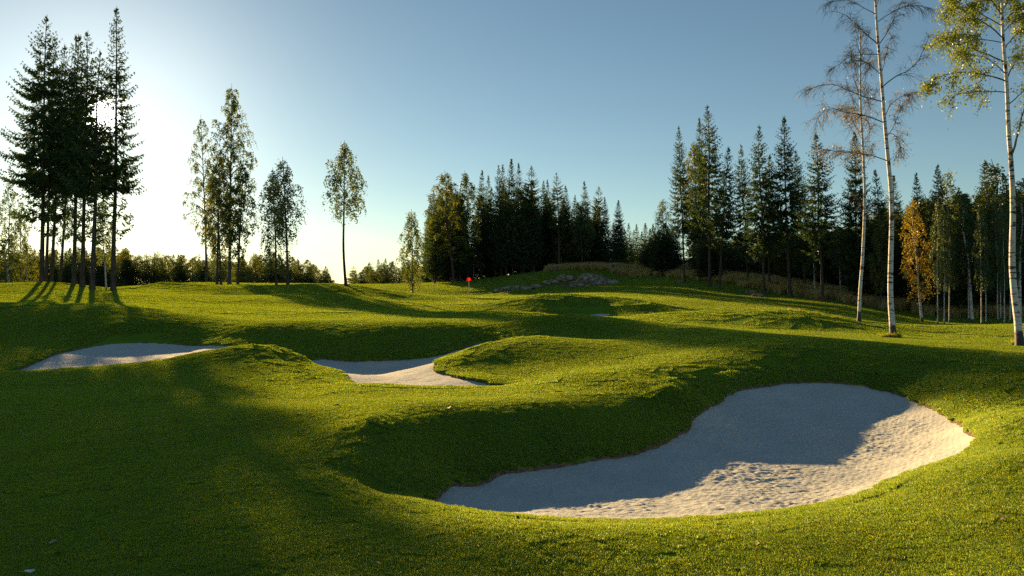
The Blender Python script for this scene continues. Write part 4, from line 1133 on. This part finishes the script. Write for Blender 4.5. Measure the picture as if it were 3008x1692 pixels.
# thin left birch, fine upright twigs
rsb = np.random.RandomState(9)
LA = []
tp = [(308, 1333), (316, 1180), (326, 1050), (328, 900), (327, 780), (324, 640), (321, 520), (318, 400), (315, 280), (312, 130)]
for i in range(34):
    y = 690 - 545 * (i + rsb.uniform(0, 1)) / 34
    x = np.interp(-y, [-p[1] for p in tp], [p[0] for p in tp])
    sg = -1 if i % 2 else 1
    ln_ = (60 if y > 300 else 45) * rsb.uniform(0.5, 1.15) * (1 if y < 620 else 0.75)
    LA.append(((x, y), [(x + sg * ln_ * 0.45, y - ln_ * 0.8), (x + sg * ln_ * 0.8, y - ln_ * 1.6), (x + sg * ln_ * 0.95, y - ln_ * 2.1)], rsb.uniform(-0.4, 0.4), 1.5 if y > 480 else (0.5 if y > 330 else 0.12), 0.014))
LA += [((328, 880), [(312, 830), (303, 780)], 0.3, 0.2, 0.016), ((330, 890), [(350, 860), (365, 840)], 0.3, 0.2, 0.014)]
hero_birch(502, (308, 1333), 40.0, tp[1:], 0.09, LA, "thin white birch with fine upright twigs and a few yellow leaves, leftmost on the lawn", M_SPARSE, 0.06, 2.6, 0.7, 0.05, 1.3)
# right birch, yellow-green leaves
LC = [
 ((905, 330), [(860, 310), (800, 295), (720, 285), (640, 300), (620, 320)], 0.1, 1.3, 0.036),
 ((902, 375), [(830, 372), (740, 382), (690, 385), (655, 420)], -0.15, 1.0, 0.026),
 ((900, 250), [(850, 220), (780, 185), (700, 165), (640, 130)], 0.2, 1.2, 0.036),
 ((903, 300), [(860, 270), (790, 240), (700, 245), (660, 240)], -0.35, 1.2, 0.026),
 ((898, 150), [(840, 110), (760, 70), (680, 40), (630, 20)], -0.2, 2.0, 0.032),
 ((897, 100), [(850, 60), (790, 20), (720, -10)], 0.3, 2.2, 0.028),
 ((896, 60), [(860, 10), (800, -50), (720, -90)], -0.1, 2.2, 0.028),
 ((898, 170), [(850, 150), (800, 130), (740, 120), (700, 130)], 0.5, 1.6, 0.022),
 ((898, 200), [(940, 150), (990, 110), (1060, 80)], 0.2, 1.8, 0.032),
 ((897, 90), [(930, 50), (980, 20), (1040, 20)], -0.2, 2.2, 0.028),
 ((896, 40), [(930, -10), (980, -60)], 0.3, 2.2, 0.026),
 ((896, 130), [(925, 90), (960, 70), (1000, 60)], -0.5, 2.0, 0.022),
 ((906, 320), [(940, 260), (985, 200), (1040, 160)], 0.15, 0.8, 0.034),
 ((908, 430), [(940, 395), (985, 350), (1040, 320)], -0.2, 0.4, 0.026),
 ((922, 640), [(938, 580), (956, 510), (978, 430), (1010, 330)], 0.05, 0.3, 0.055),
 ((895, 0), [(870, -60), (830, -130)], 0.2, 2.2, 0.026),
]
hero_birch(503, (962, 1395), 27.0, [(957, 1320), (945, 1180), (937, 1080), (935, 980), (933, 880), (925, 760), (915, 650), (907, 560), (905, 440), (906, 340), (903, 240), (898, 130), (896, 0), (890, -150)], 0.122, LC,
           "white-stemmed birch with clumps of yellow-green leaves at the right edge of the lawn", leaf_mat("yellowing_birch_leaves", [(0.0, (0.09, 0.16, 0.02)), (0.5, (0.17, 0.24, 0.025)), (1.0, (0.32, 0.30, 0.035))], 0.5, 0.05), 0.08, 15.0, 0.95, 0.062, 1.1)

# ------------------------------------------------------------------ flagstick on the green
M_POLE = plain_mat("white_paint", (0.78, 0.77, 0.74), 0.45, 0.04)
M_FLAG = leaf_mat("red_flag_cloth", [(0.0, (0.80, 0.02, 0.015)), (1.0, (0.85, 0.03, 0.02))], 0.5, 0.02, 0.5, 0.0, (1.1, 1.0, 1.0))
fxx, fyy = u_of(1180) * 100.0, 100.0
fz_ = gz(fxx, fyy)
fl = empty("golf_flag", (fxx, fyy, fz_)); tag(fl, "red golf flag on a thin white stick standing on the green", "flag")
B = Buf()
V, F = tube(np.array([[0, 0, -0.1], [0, 0, 1.0], [0, 0, 2.28]]), np.array([0.034, 0.032, 0.028]), 8); B.add(V, F)
V, F = tube(np.array([[0, 0, 2.28], [0, 0, 2.31], [0, 0, 2.33]]), np.array([0.026, 0.026, 0.004]), 8); B.add(V, F)
link("pole", B.mesh("pole", [M_POLE], True), fl)
nx, nz = 12, 6
gx_, gz2 = np.meshgrid(np.linspace(0, 1, nx), np.linspace(0, 1, nz))
wave = 0.05 * np.sin(gx_ * 7 + gz2) * gx_
fv = np.stack([-0.22 + 0.0 * gx_ + (0.24 - 0.52 * gx_) + 0.20, wave, 1.92 + 0.34 * gz2 - 0.08 * gx_ ** 2], -1).reshape(-1, 3)
fv2 = fv + np.array([0, 0.008, 0])
ii = np.arange(nz - 1)[:, None] * nx + np.arange(nx - 1)[None]
ff = np.stack([ii, ii + 1, ii + 1 + nx, ii + nx], -1).reshape(-1, 4)
B = Buf(); B.add(fv, ff); B.add(fv2, ff[:, ::-1])
link("flag_cloth", B.mesh("flag_cloth", [M_FLAG], True), fl)

# ------------------------------------------------------------------ rocks on the hill
def rock(name, dx, Y, sx, sy, sz, seed, label, group=None, sink=0.3, yaw=0.0, cat="rock"):
    rs = np.random.RandomState(seed)
    n, m = 36, 22
    sx *= 0.72; sy *= 0.8; sz *= 0.72
    th = np.arange(n) * 2 * math.pi / n; ph = np.linspace(0.02, math.pi - 0.02, m)
    T, Pp = np.meshgrid(th, ph)
    D = np.stack([np.sin(Pp) * np.cos(T), np.sin(Pp) * np.sin(T), np.cos(Pp)], -1)
    f = 1.0
    for a in range(9):                                     # chop with random planes: faceted stone
        nn = nrm(rs.normal(size=3)); c = rs.uniform(0.55, 0.9)
        dp = (D * nn).sum(-1)
        f = np.minimum(f, np.where(dp > 1e-3, c / np.maximum(dp, 1e-3), 9))
    f = f * (1 + 0.10 * vnoise(T * 2, Pp * 4, seed) + 0.06 * vnoise(T * 5, Pp * 9, seed + 1) + 0.04 * vnoise(T * 11, Pp * 15, seed + 2))
    V = (D * f[..., None] * np.array([sx, sy, sz])).reshape(-1, 3)
    ca, sa = math.cos(yaw), math.sin(yaw)
    V = V @ np.array([[ca, sa, 0], [-sa, ca, 0], [0, 0, 1]])
    i = np.arange(m - 1)[:, None] * n; j = np.arange(n)[None]; j2 = (j + 1) % n
    F = np.stack([i + j, i + n + j, i + n + j2, i + j2], -1).reshape(-1, 4)
    F = np.concatenate([F])
    cap1 = np.arange(n)[None, ::1]; cap2 = ((m - 1) * n + np.arange(n))[None, ::-1]
    me = mk_mesh(name, V, [(F, 0), (cap1, 0), (cap2, 0)], [M_ROCK], False)
    X = u_of(dx) * Y
    o = link(name, me); o.location = (X, Y, gz(X, Y) + sz * (0.45 - sink)); tag(o, label, cat, group)
    return o
G = "rock outcrop on the hillside"
rock("rock", 1312, 106, 3.6, 1.6, 0.85, 1, "long low grey rock at the left end of the hillside outcrop", G, 0.35)
rock("rock", 1268, 106, 2.2, 1.1, 0.45, 2, "flat rock slab lowest and leftmost on the hillside outcrop", G, 0.3)
rock("rock", 1345, 108, 1.4, 0.9, 0.6, 3, "small rounded rock right of the long low grey rock", G, 0.3)
rock("rock", 1390, 110, 2.0, 1.2, 0.7, 4, "brownish rock in the middle of the hillside outcrop", G, 0.3)
rock("rock", 1425, 111, 1.9, 1.2, 1.05, 5, "pale rock with a bright top near the middle of the outcrop", G, 0.25)
rock("rock", 1484, 108, 3.3, 1.8, 1.65, 6, "largest pale rock of the hillside outcrop", G, 0.35)
rock("rock", 1508, 107, 1.4, 1.1, 1.1, 7, "upright rock leaning on the right of the largest pale rock", G, 0.3)
rock("rock", 1455, 102, 1.5, 0.9, 0.6, 8, "low stone in front of the largest pale rock", G, 0.3)
rock("rock", 1500, 101.5, 1.2, 0.8, 0.55, 9, "small pale stone in the lower right of the outcrop", G, 0.3)
rock("rock", 1528, 102, 2.2, 1.0, 0.75, 10, "dark broken rock ledge at the right end of the outcrop", G, 0.3)
rock("rock", 1443, 108, 0.8, 0.6, 0.5, 11, "small stone between the pale rock and the largest rock", G, 0.3)
G = "rocks on the hilltop"
rock("rock", 1542, 117, 1.0, 0.8, 1.2, 12, "upright grey rock on the hilltop beside the dry grass", G, 0.25)
rock("rock", 1566, 116.5, 1.9, 0.9, 0.75, 13, "long grey rock lying right of the upright hilltop rock", G, 0.25)
rock("rock", 1405, 121, 0.9, 0.6, 0.35, 14, "small flat stone on the hill crest by the wood", None, 0.25)
G = "stones on the hill flank"
rock("rock", 1891, 81, 1.0, 0.6, 0.35, 15, "flat grey stone lying between the spruces on the hill flank", G, 0.25)
rock("rock", 1904, 77, 0.8, 0.5, 0.38, 16, "pale stone lower down the flank below the flat grey stone", G, 0.25)
rock("rock", 1712, 94, 0.9, 0.6, 0.35, 17, "dark stone by the foot of the leftmost flank spruce", G, 0.25)

# ------------------------------------------------------------------ fallen leaves and scraps on the turf
def litter(name, dx, Y, size, mat, label, group, seed, cat):
    rs = np.random.RandomState(seed)
    t = np.linspace(0, 1, 6); w = np.sin(np.pi * np.clip(t, 0.04, 0.97)) ** 0.7 * 0.36
    c = np.stack([t - 0.5, 0 * t, 0.16 * np.sin(t * 3 + seed)], -1)
    e = rs.uniform(0.1, 0.3)
    V = np.concatenate([c + np.stack([0 * t, w, e * w * 1.2], -1), c, c + np.stack([0 * t, -w, e * w * 1.2], -1)]) * size
    V2 = V - np.array([0, 0, 0.0015])
    k = np.arange(5)
    F = np.concatenate([np.stack([k, k + 1, k + 7, k + 6], -1), np.stack([k + 6, k + 7, k + 13, k + 12], -1)])
    B = Buf(); B.add(V, F); B.add(V2, F[:, ::-1])
    st = np.array([[-0.5, 0, 0.02], [-0.68, 0.03, 0.05], [-0.85, 0.0, 0.06]]) * size
    sv, sf = tube(st, np.array([0.012, 0.01, 0.008]) * size * 2, 4); B.add(sv, sf)
    X = u_of(dx) * Y
    o = link(name, B.mesh(name, [mat], True)); o.location = (X, Y, gz(X, Y) + 0.030)
    o.rotation_euler = (rs.uniform(-0.3, 0.3) + 0.25, rs.uniform(-0.3, 0.3), rs.uniform(0, 6.28)); tag(o, label, cat, group)
M_OR = plain_mat("orange_leaf", (0.55, 0.26, 0.04), 0.6, 0.25)
M_BR = plain_mat("brown_leaf", (0.16, 0.07, 0.035), 0.6, 0.25)
M_PALE = plain_mat("pale_leaf", (0.62, 0.62, 0.60), 0.5, 0.1)
G = "fallen leaves on the turf"
litter("fallen_leaf", 951, 6.05, 0.055, M_OR, "orange fallen leaf near the bottom edge, left of the middle", G, 1, "leaf")
litter("fallen_leaf", 347, 6.15, 0.065, M_OR, "tan fallen leaf on the shaded turf at the lower left", G, 2, "leaf")
litter("fallen_leaf", 146, 6.25, 0.06, M_BR, "dark brown fallen leaf beside the pale scrap in the lower left corner", G, 3, "leaf")
litter("fallen_leaf", 1904, 6.55, 0.05, M_OR, "orange fallen leaf below the near rim of the big bunker", G, 4, "leaf")
litter("fallen_leaf", 2522, 6.9, 0.045, M_BR, "red-brown fallen leaf on the sunny turf at the lower right", G, 5, "leaf")
litter("fallen_leaf", 848, 12.6, 0.10, M_BR, "dark fallen leaf on the lit turf before the middle bunker", G, 6, "leaf")
litter("fallen_leaf", 1130, 12.6, 0.09, M_BR, "brown fallen leaf near the top of the slope above the big bunker", G, 7, "leaf")
G = "pale scraps on the turf"
litter("pale_scrap", 133, 6.5, 0.055, M_PALE, "small pale scrap on the shaded turf beside the dark brown leaf", G, 8, "scrap")
litter("pale_scrap", 75, 5.85, 0.07, M_PALE, "small pale scrap at the very bottom of the lower left corner", G, 9, "scrap")
litter("pale_scrap", 1785, 15.5, 0.10, M_PALE, "tiny pale scrap on the dark bank above the big bunker", G, 10, "scrap")
